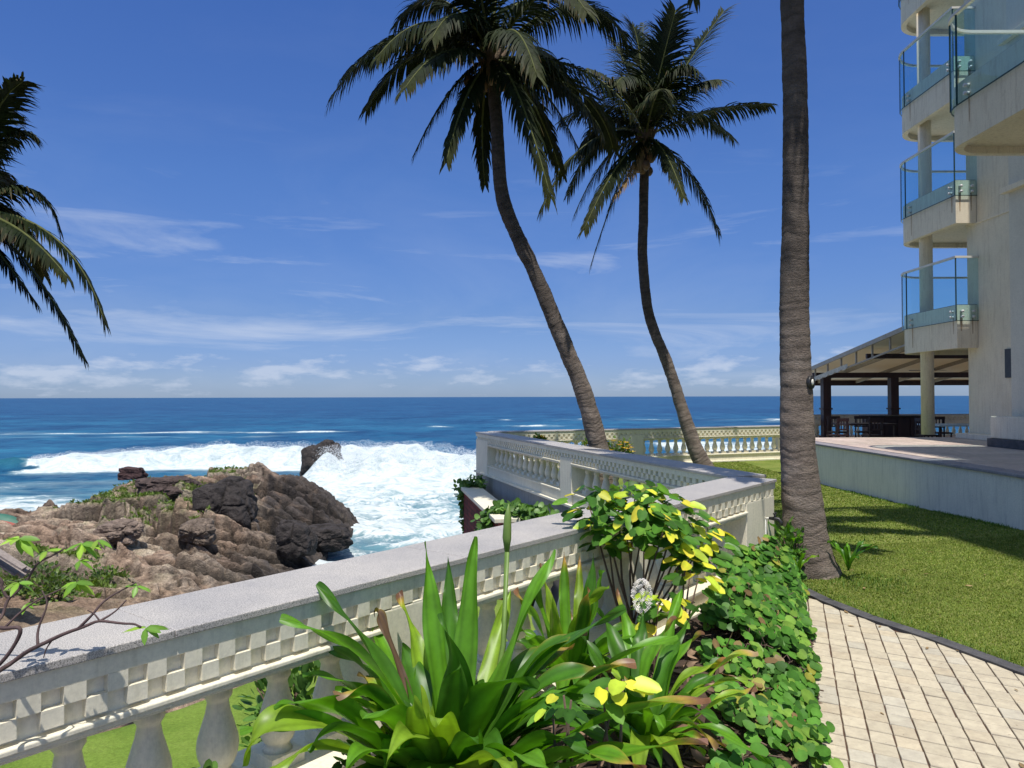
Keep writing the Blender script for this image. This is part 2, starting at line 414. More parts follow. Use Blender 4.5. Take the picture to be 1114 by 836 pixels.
def pavemat():
    m,n,b=nt('sandstone paver'); a=N(n,'ShaderNodeAttribute',attribute_name='Col')
    c=mixc(n,1.0,a.outputs['Color'],ramp(n,noise_n(n,14,7,.7),[(.3,(.82,.80,.80)),(.65,(1.12,1.12,1.10))]),'MULTIPLY')
    c=mixc(n,ramp(n,noise_n(n,2.2,6,.7),[(.55,0.0),(.72,.35)]),c,(.30,.24,.18))
    c=mixc(n,ramp(n,noise_n(n,34,3,.6),[(.68,0.0),(.74,.6)]),c,(.16,.11,.07))
    n.links.new(c,b.inputs['Base Color']); b.inputs['Roughness'].default_value=.85; bump(n,b,noise_n(n,60,6,.7),.35,.006); return m
mb.build('paved_path',pavemat(),kind='structure')
mb=MB(); ys=list(np.linspace(-7,7.97,40))
for a,b in zip(ys[:-1],ys[1:]):
    q=[(PLEFT(a)-.6,a),(kerbx(a),a),(kerbx(b),b),(PLEFT(b)-.6,b)]; mb.add([(x,y,-.008) for x,y in q],[(0,1,2,3)])
mb.build('path_bedding',pm('joint sand',(.06,.03,.02),(.12,.07,.045),20,.95),kind='structure')
# planting bed: lumpy soil between wall and path
WX=lambda y: A0.x+d1.x/d1.y*(y-A0.y)      # x of wall coping front edge at y
mb=MB(); ys=np.linspace(-2,8.1,110); NX=34
def bedz(u,y): return .03+.16*math.sin(math.pi*min(1,max(0,u))**.8)+.05*noise.noise(Vector((u*6,y*3,0)))
for y in ys:
    xa=WX(y)+.15; xb=PLEFT(y)+.01
    for i in range(NX):
        u=i/(NX-1); mb.v.append((xa+(xb-xa)*u,y,bedz(u,y) if 0<i<NX-1 else (.03 if i==0 else -.0))); mb.c.append((1,1,1))
for j in range(len(ys)-1):
    for i in range(NX-1):
        a=j*NX+i; mb.f.append([a,a+1,a+NX+1,a+NX]); mb.sm.append(True)
mb.build('flower_bed_soil',SOIL,kind='structure')

# lower lawn behind the near wall
mb=MB(); G=40
for j in range(G):
    for i in range(G):
        s=-9+ (i/(G-1))*16.3; w_=.27+(j/(G-1))*4.9
        p=A0+d1*s+n1*w_
        drop=0 if w_<3.9 else -(w_-3.9)**1.5*2.2
        mb.v.append((p.x,p.y,-.92+drop+.05*noise.noise(p*.8))); mb.c.append((1,1,1))
for j in range(G-1):
    for i in range(G-1):
        a=j*G+i; mb.f.append([a,a+1,a+G+1,a+G]); mb.sm.append(True)
mb.build('lower_lawn',LAWN2,kind='structure')
mb=MB(); fr=lambda s,n_,z: A0+d1*s+n1*n_+Vector((0,0,z)); mb.box(-9,7.0,.06,.44,-4,-.01,fr)
mb.build('retaining_wall',WALLP,label='painted retaining wall beneath the near balustrade, above the lower lawn',cat='retaining wall')

# grass blades on the lawn (dense near, thinner far)
def grass(n, xr, yr, name, mat, hmin,hmax, zf, inside, cols, wd=.0035):
    xs=rs.uniform(*xr,n); ys=rs.uniform(*yr,n)
    ok=np.array([inside(x,y) for x,y in zip(xs,ys)]); xs=xs[ok]; ys=ys[ok]; n=len(xs)
    zs=np.array([zf(x,y) for x,y in zip(xs,ys)])
    h=rs.uniform(hmin,hmax,n); th=rs.uniform(0,6.283,n); le=rs.uniform(.2,1.0,n)*h
    w=wd*rs.uniform(.7,1.4,n)*(1+np.maximum(0,ys-6)*.12)
    dx,dy=np.cos(th),np.sin(th)
    V=np.zeros((n,5,3),np.float32)
    V[:,0]=np.c_[xs-dy*w,ys+dx*w,zs]; V[:,1]=np.c_[xs+dy*w,ys-dx*w,zs]
    mx,my=xs+dx*le*.35,ys+dy*le*.35; mz=zs+h*.6
    V[:,2]=np.c_[mx+dy*w*.8,my-dx*w*.8,mz]; V[:,3]=np.c_[mx-dy*w*.8,my+dx*w*.8,mz]
    V[:,4]=np.c_[xs+dx*le,ys+dy*le,zs+h*.95]
    me=bpy.data.meshes.new(name); me.vertices.add(n*5); me.vertices.foreach_set('co',V.ravel())
    me.loops.add(n*7); me.polygons.add(n*2)
    b=np.arange(n)*5
    L=np.stack([b,b+1,b+2,b+3,b+3,b+2,b+4],1).ravel().astype(np.int32); me.loops.foreach_set('vertex_index',L)
    st=np.stack([np.arange(n)*7,np.arange(n)*7+4],1).ravel().astype(np.int32); me.polygons.foreach_set('loop_start',st)
    me.polygons.foreach_set('loop_total',np.tile([4,3],n).astype(np.int32))
    me.update(calc_edges=True)
    c=np.ones((n,5,4),np.float32); ci=np.array(cols,np.float32)[rs.randint(0,len(cols),n)]*rs.uniform(.75,1.2,(n,1))
    pt=np.array([noise.noise(Vector((x*.9,y*.9,0))) for x,y in zip(xs,ys)])[:,None]
    ci=ci*(1+.25*pt); c[:,:,:3]=ci[:,None,:]
    at=me.color_attributes.new('Col','FLOAT_COLOR','POINT'); at.data.foreach_set('color',c.ravel())
    me.materials.append(mat); o=bpy.data.objects.new(name,me); COL.objects.link(o); return o
GRM=leafmat('grass blade',.6,.3,1.0,.2)
GC=[(.16,.225,.04),(.21,.275,.05),(.27,.31,.07),(.34,.34,.12),(.12,.18,.03)]
def in_lawn(x,y):
    if y<7.95: 
        if x<kerbx(y)+.10: return False
    elif y<8.5: 
        if x<2.85: return False
    elif x<arm2x(y)+.05: return False
    if x>6.63: return False
    if x<3.6 and (x-3.15)**2+(y-8.1)**2<.07: return False
    if y>7.5 and x/y<.22: return False
    if x>y*1.15: return False
    return True
g1=grass(240000,(2.7,6.65),(3.4,9.5),'lawn_grass',GRM,.006,.017,lz,in_lawn,GC,.0028)
g1['kind']='stuff'; g1['label']='short mown grass blades covering the sunlit lawn beside the path'; g1['category']='grass'
g2=grass(90000,(2.7,6.65),(9.5,22),'lawn_grass',GRM,.009,.024,lz,in_lawn,GC,.004)
g2['kind']='stuff'; g2['label']='mown grass of the farther lawn towards the far balustrade'; g2['category']='grass'
# weedy grass along the kerb and the wall foot
def in_edge(x,y):
    if 4.5<y<7.95 and kerbx(y)+.11<x<kerbx(y)+.11+.22*random.random(): return True
    if x>6.50 and noise.noise(Vector((y*1.2,3,0)))>-.1: return True
    return (x-3.6)**2+(y-7.7)**2<.25*random.random() and x>kerbx(y)+.12
g3=grass(70000,(2.7,6.64),(4.5,15),'lawn_grass',GRM,.015,.05,lz,in_edge,[(.10,.19,.03),(.14,.22,.04)],.003)
g3['kind']='stuff'; g3['label']='longer unmown grass fringe along the kerb and the terrace wall'; g3['category']='grass'

# ------------------------------------------------------------------ terrace and building
TZ=.87
TERR=pm('terrace tile',(.42,.33,.27),(.56,.47,.40),1.4,.6,fine=12,c3=(.60,.50,.42))
t=thing('raised_terrace','pale painted terrace wall with light tiled top, right of the lawn','terrace',(6.65,12,0))
mb=MB(); mb.box(6.65,24,-6,18.6,-1,TZ-.045); mb.build('terrace_wall',WALLP,t)
mb=MB(); mb.box(6.60,24,-6.05,18.65,TZ-.043,TZ-.0); mb.build('coping',pm('slate coping',(.20,.18,.20),(.34,.31,.32),4,.6,fine=40),t,bevel=.008)
mb=MB()
tl=.6
for i in range(29):
    for j in range(41):
        x0=6.90+i*tl; y0=-6+j*tl
        k=random.uniform(.9,1.08); mb.box(x0+.004,x0+tl-.004,y0+.004,y0+tl-.004,TZ-.01,TZ+.008,col=(k,k*random.uniform(.96,1.0),k*.98))
mb.build('floor_tile',pm('terrace tile',(.50,.40,.33),(.62,.52,.44),1.4,.55,fine=12,vcol=True),t)
mb=MB(); mb.box(10.9,30,18.67,31.2,-.5,.28); mb.build('pavilion_floor',TERR,kind='structure')

bt=thing('hotel_building','cream plastered hotel block with curved glass-fronted balconies, at the right edge','building',(10,15,0))
mb=MB(); mb.box(11.15,24,14.95,18.4,TZ+.01,15.1); 
mb.build('wall',PLAST,bt)
mb=MB()
for z in (6.04,9.04,12.04):
    mb=MB(); mb.box(11.125,11.15,14.9,18.42,z-.02,z+.02); mb.build('string_course',PLAST2,bt)
mb=MB(); mb.box(9.9,24,1.0,14.94,TZ+.01,12.0)
mb.box(9.9,24,-2,6.3,12.0,18.2); mb.build('wall',SMOOTHW,bt)
mb=MB()
for z in (6.04,9.04):
    mb=MB(); mb.box(9.78,9.9,9.5,15.05,z-.11,z); mb.build('string_course',PLAST2,bt,bevel=.01)
mb=MB(); mb.box(9.60,9.9,8,15.15,TZ+.18,TZ+.62); mb.build('plinth',PLAST2,bt,bevel=.02)
mb=MB(); mb.box(9.56,9.9,8,15.2,TZ+.01,TZ+.178); mb.build('plinth_base',KERB,bt,bevel=.01)
mb=MB(); mb.box(10.75,11.149,15.3,18.3,TZ+.01,TZ+.13); mb.build('step',PLAST2,bt,bevel=.01)
mb=MB(); mb.box(11.12,11.149,16.75,17.0,2.3,2.95); mb.build('slot_window',DARKM,bt)
mb=MB(); mb.lathe([(.16,0),(.16,14.5)],(10.97,19.9,TZ+.01),24); mb.build('column',PLAST2,bt)
mb=MB(); mb.box(5.95,24,-2,5.7,18.2,18.4); mb.build('unseen_roof_slab',PLAST2,bt)  # out-of-view overhang, its reach set to cast the shadow strip on the lawn
def arc(cx,cy,r,a0,a1,n=10): return [(cx+r*math.cos(R(a0+(a1-a0)*i/n)),cy+r*math.sin(R(a0+(a1-a0)*i/n))) for i in range(n+1)]
def offset(poly,dist):   # open polyline, to the left of travel
    out=[]; n=len(poly)
    for i,p in enumerate(poly):
        a=Vector(poly[max(i-1,0)]); b=Vector(poly[min(i+1,n-1)]); p=Vector(p)
        t1=(p-a).normalized() if i>0 else (b-p).normalized(); t2=(b-p).normalized() if i<n-1 else t1
        n_=Vector((-(t1.y+t2.y),t1.x+t2.x)).normalized(); k=dist/max(.4,n_.dot(Vector((-t1.y,t1.x))))
        out.append((p.x+n_.x*k,p.y+n_.y*k))
    return out
def strip(mb,outer,inner,z0,z1):
    n=len(outer)
    vs=[(x,y,z0) for x,y in outer]+[(x,y,z1) for x,y in outer]+[(x,y,z0) for x,y in inner]+[(x,y,z1) for x,y in inner]
    fs=[]
    for i in range(n-1):
        fs+=[(i,i+1,n+i+1,n+i),(2*n+i+1,2*n+i,3*n+i,3*n+i+1),(n+i,n+i+1,3*n+i+1,3*n+i),(i+1,i,2*n+i,2*n+i+1)]
    fs+=[(0,n,3*n,2*n),(n-1,2*n+n-1,3*n+n-1,2*n-1)]
    mb.add(vs,fs)
def balcony(path, z0, close, segs, bolts):
    """path runs with the outside on its left"""
    a=thing('balcony','','',(0,0,0)); 
    for k in ('label','category'): del a[k]
    a.parent=bt; a.location=-Vector(bt.location)
    inner=offset(path,-.13)
    mb=MB(); strip(mb,path,inner,z0,z0+1.03); mb.build('parapet',PLAST2,a)
    mb=MB(); ip=offset(path,-.10); mb.prism(ip+close,z0+.12,z0+.3); mb.build('floor_slab',PLAST2,a)
    go=offset(path,.05); gi=offset(path,.036)
    mb=MB(); nn_=len(go); mb.add([(x,y,z0+.66) for x,y in go]+[(x,y,z0+2.15) for x,y in go],[(i,i+1,nn_+i+1,nn_+i) for i in range(nn_-1)])
    mb.build('glass_panel',GLASS,a)
    mb=MB(); 
    g1_=offset(path,.075); g2_=offset(path,.012); strip(mb,g1_,g2_,z0+2.15,z0+2.20); mb.build('handrail',pm('cream handrail',(.6,.57,.5),(.7,.67,.6),5,.4),a)
    mb=MB(); g3_=offset(path,.053); g4_=offset(path,.034); strip(mb,g3_,g4_,z0+.645,z0+.66)
    for i in segs:
        x,y=go[i]; mb.box(x-.012,x+.012,y-.012,y+.012,z0+.66,z0+2.15)
    mb.build('glass_edge',GEDGE,a)
    mb=MB(); g5=offset(path,-.02);g6=offset(path,-.11); strip(mb,g5,g6,z0+1.03,z0+1.045); mb.build('sill',KERB,a)
    for (x,y,dx,dy) in bolts:
        for dz in (.75,.88):
            mb=MB(); mb.tube([(x,y,z0+dz),(x+dx*.085,y+dy*.085,z0+dz)],.032,8); mb.build('glass_fixing',STEEL,a)
    for (x,y,dx,dy) in bolts:
        mb=MB(); w_=random.uniform(.018,.04); l_=random.uniform(.25,.6); tx,ty=-dy,dx
        mb.add([(x+dx*.004-tx*w_,y+dy*.004-ty*w_,z0+.72),(x+dx*.004+tx*w_,y+dy*.004+ty*w_,z0+.72),(x+dx*.004+tx*w_*.4,y+dy*.004+ty*w_*.4,z0+.72-l_),(x+dx*.004-tx*w_*.4,y+dy*.004-ty*w_*.4,z0+.72-l_)],[(0,1,2,3)]); mb.build('rust_stain',RUST,a)
rear=[(14.6,21.1)]+[(11.6,21.1)]+arc(11.55,20.2,.9,95,180,10)[1:]+[(10.65,18.0),(11.14,18.0)]
rear=rear  # travelling: far side -> left side -> near facet ; outside on the right => reverse
rear=rear[::-1]
for z in (3.04,6.04,9.04,12.04):
    balcony(rear,z,[(14.6,18.45)],[1,2,6], [(10.65,18.15,-1,0),(10.65,20.0,-1,0),(10.75,18.0,0,-1),(11.02,18.0,0,-1)])
nearb=[(7.4,4.0),(7.4,12.35)]+arc(8.0,12.35,.6,180,92,8)[1:]+[(9.88,12.95)]
topb=[(6.5,1.0),(6.5,5.4)]+arc(7.5,5.4,1.0,180,92,8)[1:]+[(9.88,6.4)]
nearb=nearb
def ccw_out_left(p): return p
for z in (6.04,):
    balcony(nearb,z,[(9.88,4.0)],[1,4],[(7.4,12.1,-1,0),(7.4,10.6,-1,0),(7.4,8.2,-1,0)])
for z in (12.04,15.04):
    balcony(topb,z,[(9.88,1.0)],[1,4],[(6.5,5.0,-1,0)])

# pavilion
pt=thing('open_pavilion','open lean-to dining pavilion with sloping roof and dark wooden posts beyond the terrace','pavilion',(12,25,0))
def roofz(y): return 3.95-(y-21.5)/10.5*1.40
mb=MB()
def slopebox(x0,x1,y0,y1,dz0,dz1):
    vs=[(x0,y0,roofz(y0)+dz0),(x1,y0,roofz(y0)+dz0),(x0,y1,roofz(y1)+dz0),(x1,y1,roofz(y1)+dz0),(x0,y0,roofz(y0)+dz1),(x1,y0,roofz(y0)+dz1),(x0,y1,roofz(y1)+dz1),(x1,y1,roofz(y1)+dz1)]
    mb.add(vs,[(0,2,3,1),(4,5,7,6),(0,1,5,4),(2,6,7,3),(1,3,7,5),(0,4,6,2)])
slopebox(11.55,24,21.5,32,-.01,.05); 
mb.c=[(1,1,1)]*len(mb.v)
RF,n_t,b_t=nt('translucent roofing sheet'); b_t.inputs['Base Color'].default_value=(.78,.72,.58,1); b_t.inputs['Roughness'].default_value=.6
tr_=N(n_t,'ShaderNodeBsdfTranslucent'); tr_.inputs[0].default_value=(.62,.53,.38,1); mx_=N(n_t,'ShaderNodeMixShader'); mx_.inputs[0].default_value=.30
n_t.links.new(b_t.outputs[0],mx_.inputs[1]); n_t.links.new(tr_.outputs[0],mx_.inputs[2]); n_t.links.new(mx_.outputs[0],n_t.nodes['Material Output'].inputs[0])
mb.build('roof',RF,pt)
mb=MB(); slopebox(11.50,11.56,21.4,32.1,-.06,.08)
for dz in (-.42,): slopebox(11.62,11.67,21.6,31.8,dz-.05,dz)
for y in np.arange(22,31.7,1.15): mb.box(11.62,11.67,y,y+.05,roofz(y)-.44,roofz(y)-.02)
mb.build('rake_truss',pm('weathered steel',(.26,.23,.20),(.40,.36,.31),8,.6),pt)
mb=MB()
for x in np.arange(12.9,24,1.6): slopebox(x,x+.06,21.5,31.9,-.14,-.012)
mb.build('rafter',pm('roof timber',(.30,.25,.18),(.40,.34,.25),8,.7),pt)
mb=MB(); mb.box(11.6,24,29.0,29.14,2.60,2.80); mb.box(11.55,24,31.8,31.95,2.34,2.56); mb.box(11.6,24,24.6,24.7,3.12,3.28); mb.build('beam',DARKW,pt)
mb=MB(); ys_=np.linspace(26,31.9,80); vs=[]; fs=[]
for i,y in enumerate(ys_):
    ph=(i%7)/7; vs+=[(11.58,y,roofz(y)-.33),(11.58,y,roofz(y)-.45-.06*math.sin(math.pi*ph))]
fs=[(2*i,2*i+2,2*i+3,2*i+1) for i in range(len(ys_)-1)]; mb.add(vs,fs,(.5,.48,.44)); mb.build('scalloped_valance',DRY,pt)
for (x,y) in ((12.1,29.07),(14.7,29.07),(18.6,29.07),(22.2,29.07)):
    mb=MB(); a=.15; mb.box(x-a,x+a,y-a,y+a,.28,2.60); mb.box(x-a-.04,x+a+.04,y-a-.04,y+a+.04,1.38,1.44); mb.box(x-a-.05,x+a+.05,y-a-.05,y+a+.05,.12,.35)
    mb.build('post',DARKW,pt,bevel=.01)
ft=thing('ceiling_fan','dark ceiling fan hanging under the pavilion roof beside the second post','ceiling fan',(14.0,25.2,2.75))
mb=MB(); mb.tube([(14,25.2,3.3),(14,25.2,2.85)],.02,8); mb.build('rod',DARKM,ft)
mb=MB(); mb.lathe([(.05,-.08),(.12,-.05),(.13,.02),(.05,.07)],(14,25.2,2.78),16); mb.build('motor',DARKM,ft)
for k in range(3):
    th=R(20+120*k); u=Vector((math.cos(th),math.sin(th),0)); w_=Vector((-u.y,u.x,.15)); c=Vector((14,25.2,2.76)); mb=MB()
    mb.add([c+u*.12-w_*.05,c+u*.65-w_*.08,c+u*.65+w_*.08,c+u*.12+w_*.05],[(0,1,2,3)]); mb.build('blade',DARKM,ft)
def table(x,y,r,cloth,label):
    t=thing('dining_table',label,'table',(x,y,.28))
    mb=MB(); mb.box(x-r,x+r,y-r*.6,y+r*.6,1.0,1.05); mb.build('tabletop',CLOTH if cloth else DARKW,t,bevel=.01)
    for sx in (-1,1):
        for sy in (-1,1):
            mb=MB(); px,py=x+sx*(r-.08),y+sy*(r*.6-.08); mb.box(px-.03,px+.03,py-.03,py+.03,.28,1.0); mb.build('leg',DARKW,t)
table(13.45,22.6,1.0,True,'dining table under a pale blue cloth, right of the round column')
table(11.0,23.5,.8,False,'dark wooden dining table left of the round column')
def chair0():
    t=thing('dining_chair','dark wooden dining chair in the shade of the pavilion','chair',(0,0,.28),'dark chairs around the pavilion tables')
    def pb(nm,bx):
        mb=MB()
        for b in bx: mb.box(*b)
        mb.v=[(a,b_,c+.28) for a,b_,c in mb.v]; return mb.build(nm,DARKW,t)
    pb('seat',[(-.23,.23,-.22,.22,.42,.47)])
    pb('backrest',[(-.23,.23,.19,.22,.86,.96),(-.23,.23,.19,.22,.60,.64)]+[(x,x+.03,.195,.215,.64,.86) for x in (-.16,-.06,.04,.14)])
    for sx in (-.21,.18):
        pb('leg',[(sx,sx+.035,-.21,-.175,0,.42)]); pb('leg',[(sx,sx+.035,.18,.215,0,.9)])
    return t
c0=chair0(); first=True
spots=[(9.75,22.6,200,'chair at the left end of the dark table'),(10.6,24.6,10,'chair behind the dark table, seen against the railing'),(11.5,24.7,-10,'chair nearest the round column behind the dark table'),(10.7,22.4,185,'chair on the near side of the dark table'),(12.3,22.4,95,'chair pulled up to the left end of the blue-clothed table'),(13.6,23.9,0,'chair behind the blue-clothed table'),(9.9,26.0,30,'chair farthest left, close to the first dark post')]
for (x,y,a,l) in spots:
    if first: o=c0; first=False
    else:
        o=c0.copy(); COL.objects.link(o)
        for ch in c0.children: c=ch.copy(); COL.objects.link(c); c.parent=o
    o.location=(x,y,.28); o.rotation_euler=(0,0,R(a)); o['label']='dark wooden '+l

t=thing('serving_counter','dark wooden serving counter in the pavilion shade, right of the second post','counter',(13.2,26,.28))
mb=MB(); mb.box(12.2,14.0,25.7,26.3,.29,1.18); mb.build('cabinet',DARKW,t,bevel=.01)
mb=MB(); mb.box(12.12,14.08,25.62,26.38,1.182,1.23); mb.build('countertop',DARKM,t,bevel=.008)
for k in range(4):
    mb=MB(); mb.box(12.25+k*.44,12.62+k*.44,25.675,25.699,.36,1.12); mb.build('door',DARKW,t,bevel=.006)
# ------------------------------------------------------------------ tap
tp=A0+d1*(6.95)+n1*.08
tt=thing('garden_tap','black garden tap on a thin cream standpipe fixed to the corner pillar','tap',(tp.x,tp.y,0))
q=tp-n1*.06
mb=MB(); mb.tube([(q.x,q.y,.05),(q.x,q.y,.63)],.011,8); mb.tube([(q.x,q.y,.625),(q.x-n1.x*.06,q.y-n1.y*.06,.63)],.012,8); mb.build('standpipe',WPVC,tt)
mb=MB(); o_=Vector((q.x,q.y,.63))-n1*.04; f_=-n1; 
mb.tube([o_,o_+f_*.05,o_+f_*.10,o_+f_*.125+Vector((0,0,-.03)),o_+f_*.13+Vector((0,0,-.06))],[.015,.02,.018,.016,.014],10)
mb.tube([o_+f_*.06,o_+f_*.06+Vector((0,0,.05))],.012,8); mb.tube([o_+f_*.06+Vector((0,0,.055))-d1*.035,o_+f_*.06+Vector((0,0,.055))+d1*.035],.009,8)
mb.build('tap_body',DARKM,tt)

# ------------------------------------------------------------------ palms
def bez(a,b,c,t): return a*(1-t)**2+b*2*t*(1-t)+c*t*t
def spline(pts,n):
    out=[]; pts=[pts[0]*2-pts[1]]+list(pts)+[pts[-1]*2-pts[-2]]
    for i in range(1,len(pts)-2):
        p0,p1,p2,p3=pts[i-1:i+3]
        for k in range(n):
            t=k/n; out.append(.5*((2*p1)+(p2-p0)*t+(2*p0-5*p1+4*p2-p3)*t*t+(3*p1-p0-3*p2+p3)*t**3))
    out.append(pts[-2]); return out
def trunk(parent, pts, rads, ringh=.07, crown_shade=None):  # painted crown shade: bark colour darkened above a given height
    # resample along length, ring scars as slight radius steps
    S=spline(pts,24); L=[0]
    for a,b in zip(S[:-1],S[1:]): L.append(L[-1]+(b-a).length)
    tot=L[-1]; n=int(tot/.018); C=[];rad=[];cols=[]
    rp=[L[min(len(L)-1,24*q_)]/tot for q_ in range(len(pts))]; rads=rads[:len(pts)]; j=0; cl=[]
    ph=0;step=ringh
    for i in range(n+1):
        s=tot*i/n
        while j<len(L)-2 and L[j+1]<s: j+=1
        f=(s-L[j])/max(1e-6,L[j+1]-L[j]); C.append(S[j].lerp(S[j+1],f))
        ph+=tot/n
        if ph>step: ph=0; step=ringh*random.uniform(.5,1.9)
        u=ph/step
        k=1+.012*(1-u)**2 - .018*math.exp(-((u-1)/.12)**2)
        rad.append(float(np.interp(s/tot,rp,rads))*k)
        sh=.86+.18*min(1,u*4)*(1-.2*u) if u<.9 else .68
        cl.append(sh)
    mb=MB(); NN=28; mb.tube(C,rad,NN,(1,1,1)); 
    vs=[]; cc=[]
    for i in range(len(C)):
        for k in range(NN):
            v=Vector(mb.v[i*NN+k]); c=C[i]; d_=v-c
            w=1+.05*noise.noise(v*4)+.03*noise.noise(v*12)
            sh=.05*noise.noise(Vector((v.x*6,v.y*6,v.z*1.5)))+.02*noise.noise(v*17)
            vs.append(tuple(c+d_*w+Vector((0,0,sh)))); g=cl[i]*(1 if not crown_shade else 1-crown_shade[1]*min(1,max(0,(v.z-crown_shade[0])/crown_shade[2]+.25*noise.noise(v*1.5))))*(1+.30*noise.noise(v*6)+.12*noise.noise(Vector((v.x*20,v.y*20,v.z*9)))); cc.append((g,g*.99,g*.97))
    mb.v=vs; mb.c=cc
    return mb.build('trunk',TRUNK,parent)
def frond(parent, C, K, T, ll=.84, n=96, dead=0, hang=.75, twist=0, sidef=1.0):
    mb=MB(); pts=[bez(C,K,T,i/24) for i in range(25)]
    base=(.013,.021,.005) if not dead else (.30,.20,.10)
    mb.tube(pts,[.035*(1-.85*i/24)+.004 for i in range(25)],5,(.10,.11,.035) if not dead else (.35,.24,.13))
    L=sum((b-a).length for a,b in zip(pts[:-1],pts[1:]))
    tw0=random.uniform(-.4,.4)+twist
    for i in range(n):
        t=.10+.90*(i+.5)/n
        p=bez(C,K,T,t); tg=(bez(C,K,T,min(1,t+.02))-bez(C,K,T,t-.02)).normalized()
        sd=tg.cross(Vector((0,0,1)))
        if sd.length<.15: sd=Vector((1,0,0))
        sd.normalize(); up=sd.cross(tg)
        M_=Matrix.Rotation(tw0*t,3,tg); sd=M_@sd; up=M_@up
        env=min(1,(t/.28))**.7*(1-.58*t**2.2)*random.uniform(.9,1.05)
        fwd=.55+.9*t
        for s in (-1,1):
            if random.random()<.05: continue
            l=ll*env*random.uniform(.70,1.15)*(sidef if s>0 else 1)
            if l<.05: continue
            dirv=(sd*s+tg*fwd+up*random.uniform(-.05,.28)).normalized()
            w=.022*random.uniform(.8,1.15); wid=(tg-dirv*tg.dot(dirv)).normalized()*w
            q=p.copy(); nodes=[q.copy()]; g=hang*1.0*random.uniform(.6,1.35)*(1.7 if dead else 1)
            dv=dirv.copy(); sg=3
            for k in range(sg):
                dv=(dv+Vector((0,0,-1))*g*(.35+.35*k)).normalized(); q=q+dv*l/sg; nodes.append(q.copy())
            r_=random.random(); y=random.uniform(.7,1.25)
            c=(base[0]*y,base[1]*y,base[2]*y)
            if not dead:
                if t>.72: m_=(t-.72)/.28*.45; c=(c[0]+.05*m_,c[1]+.045*m_,c[2]+.005)
                tipc=(.13,.09,.04) if r_<.22 else (c[0]*1.4,c[1]*1.3,c[2])
            else: tipc=(.38,.28,.17)
            vs=[nodes[0]-wid*.5,nodes[0]+wid*.5,nodes[1]-wid,nodes[1]+wid,nodes[2]-wid*.8,nodes[2]+wid*.8,nodes[3]]
            mb.add(vs,[(0,1,3,2),(2,3,5,4),(4,5,6)],[c]*4+[c,c,tipc])
    return mb.build('frond',FROND,parent)
def crown(parent, C, specs, extra, R_, seed):
    random.seed(seed)
    for sp_ in specs:
        K,T=sp_[0],sp_[1]; kw=sp_[2] if len(sp_)>2 else {}
        frond(parent,C,K,T,**kw)
    for (az,el,l,dr) in extra:
        u=Vector((math.cos(R(az)),math.sin(R(az)),0))
        K=C+u*l*.5*math.cos(R(el))+Vector((0,0,l*.55*math.sin(R(el))))
        T=C+u*l*.92*math.cos(R(el)*.6)+Vector((0,0,l*(math.sin(R(el))*.75-dr)))
        frond(parent,C,K,T,ll=R_*.24)
def coconuts(parent,C,n,spread,pal=COCO,drop=.35):
    for i in range(n):
        a=random.uniform(0,6.28); r=random.uniform(.15,spread); p=C+Vector((math.cos(a)*r,math.sin(a)*r,-drop*random.uniform(.4,1.3)))
        s=random.uniform(.10,.13); mb=MB()
        mb.lathe([(.001,-s*1.25),(s*.45,-s*1.1),(s*.85,-s*.55),(s,0),(s*.85,s*.6),(s*.45,s*1.05),(.001,s*1.2)],p,12)
        mb.build('coconut',pal,parent)
def bootstub(parent,C,n=16):
    mb=MB()
    for i in range(n):
        a=i*2.4; el=random.uniform(.5,1.3); u=Vector((math.cos(a)*math.cos(el),math.sin(a)*math.cos(el),math.sin(el)))
        mb.tube([C-Vector((0,0,.35)),C+u*random.uniform(.25,.5)],[.09,.03],6,(.8,.7,.55))
    for i in range(26):
        a=random.uniform(0,6.28); l=random.uniform(.3,.75); p=C+Vector((math.cos(a)*.1,math.sin(a)*.1,-.1))
        mb.tube([p,p+Vector((math.cos(a)*.25,math.sin(a)*.25,-.05)),p+Vector((math.cos(a)*.35,math.sin(a)*.35,-l))],[.012,.01,.004],4,(1.2,.9,.5))
    mb.build('crown_fibre',TRUNK,parent)

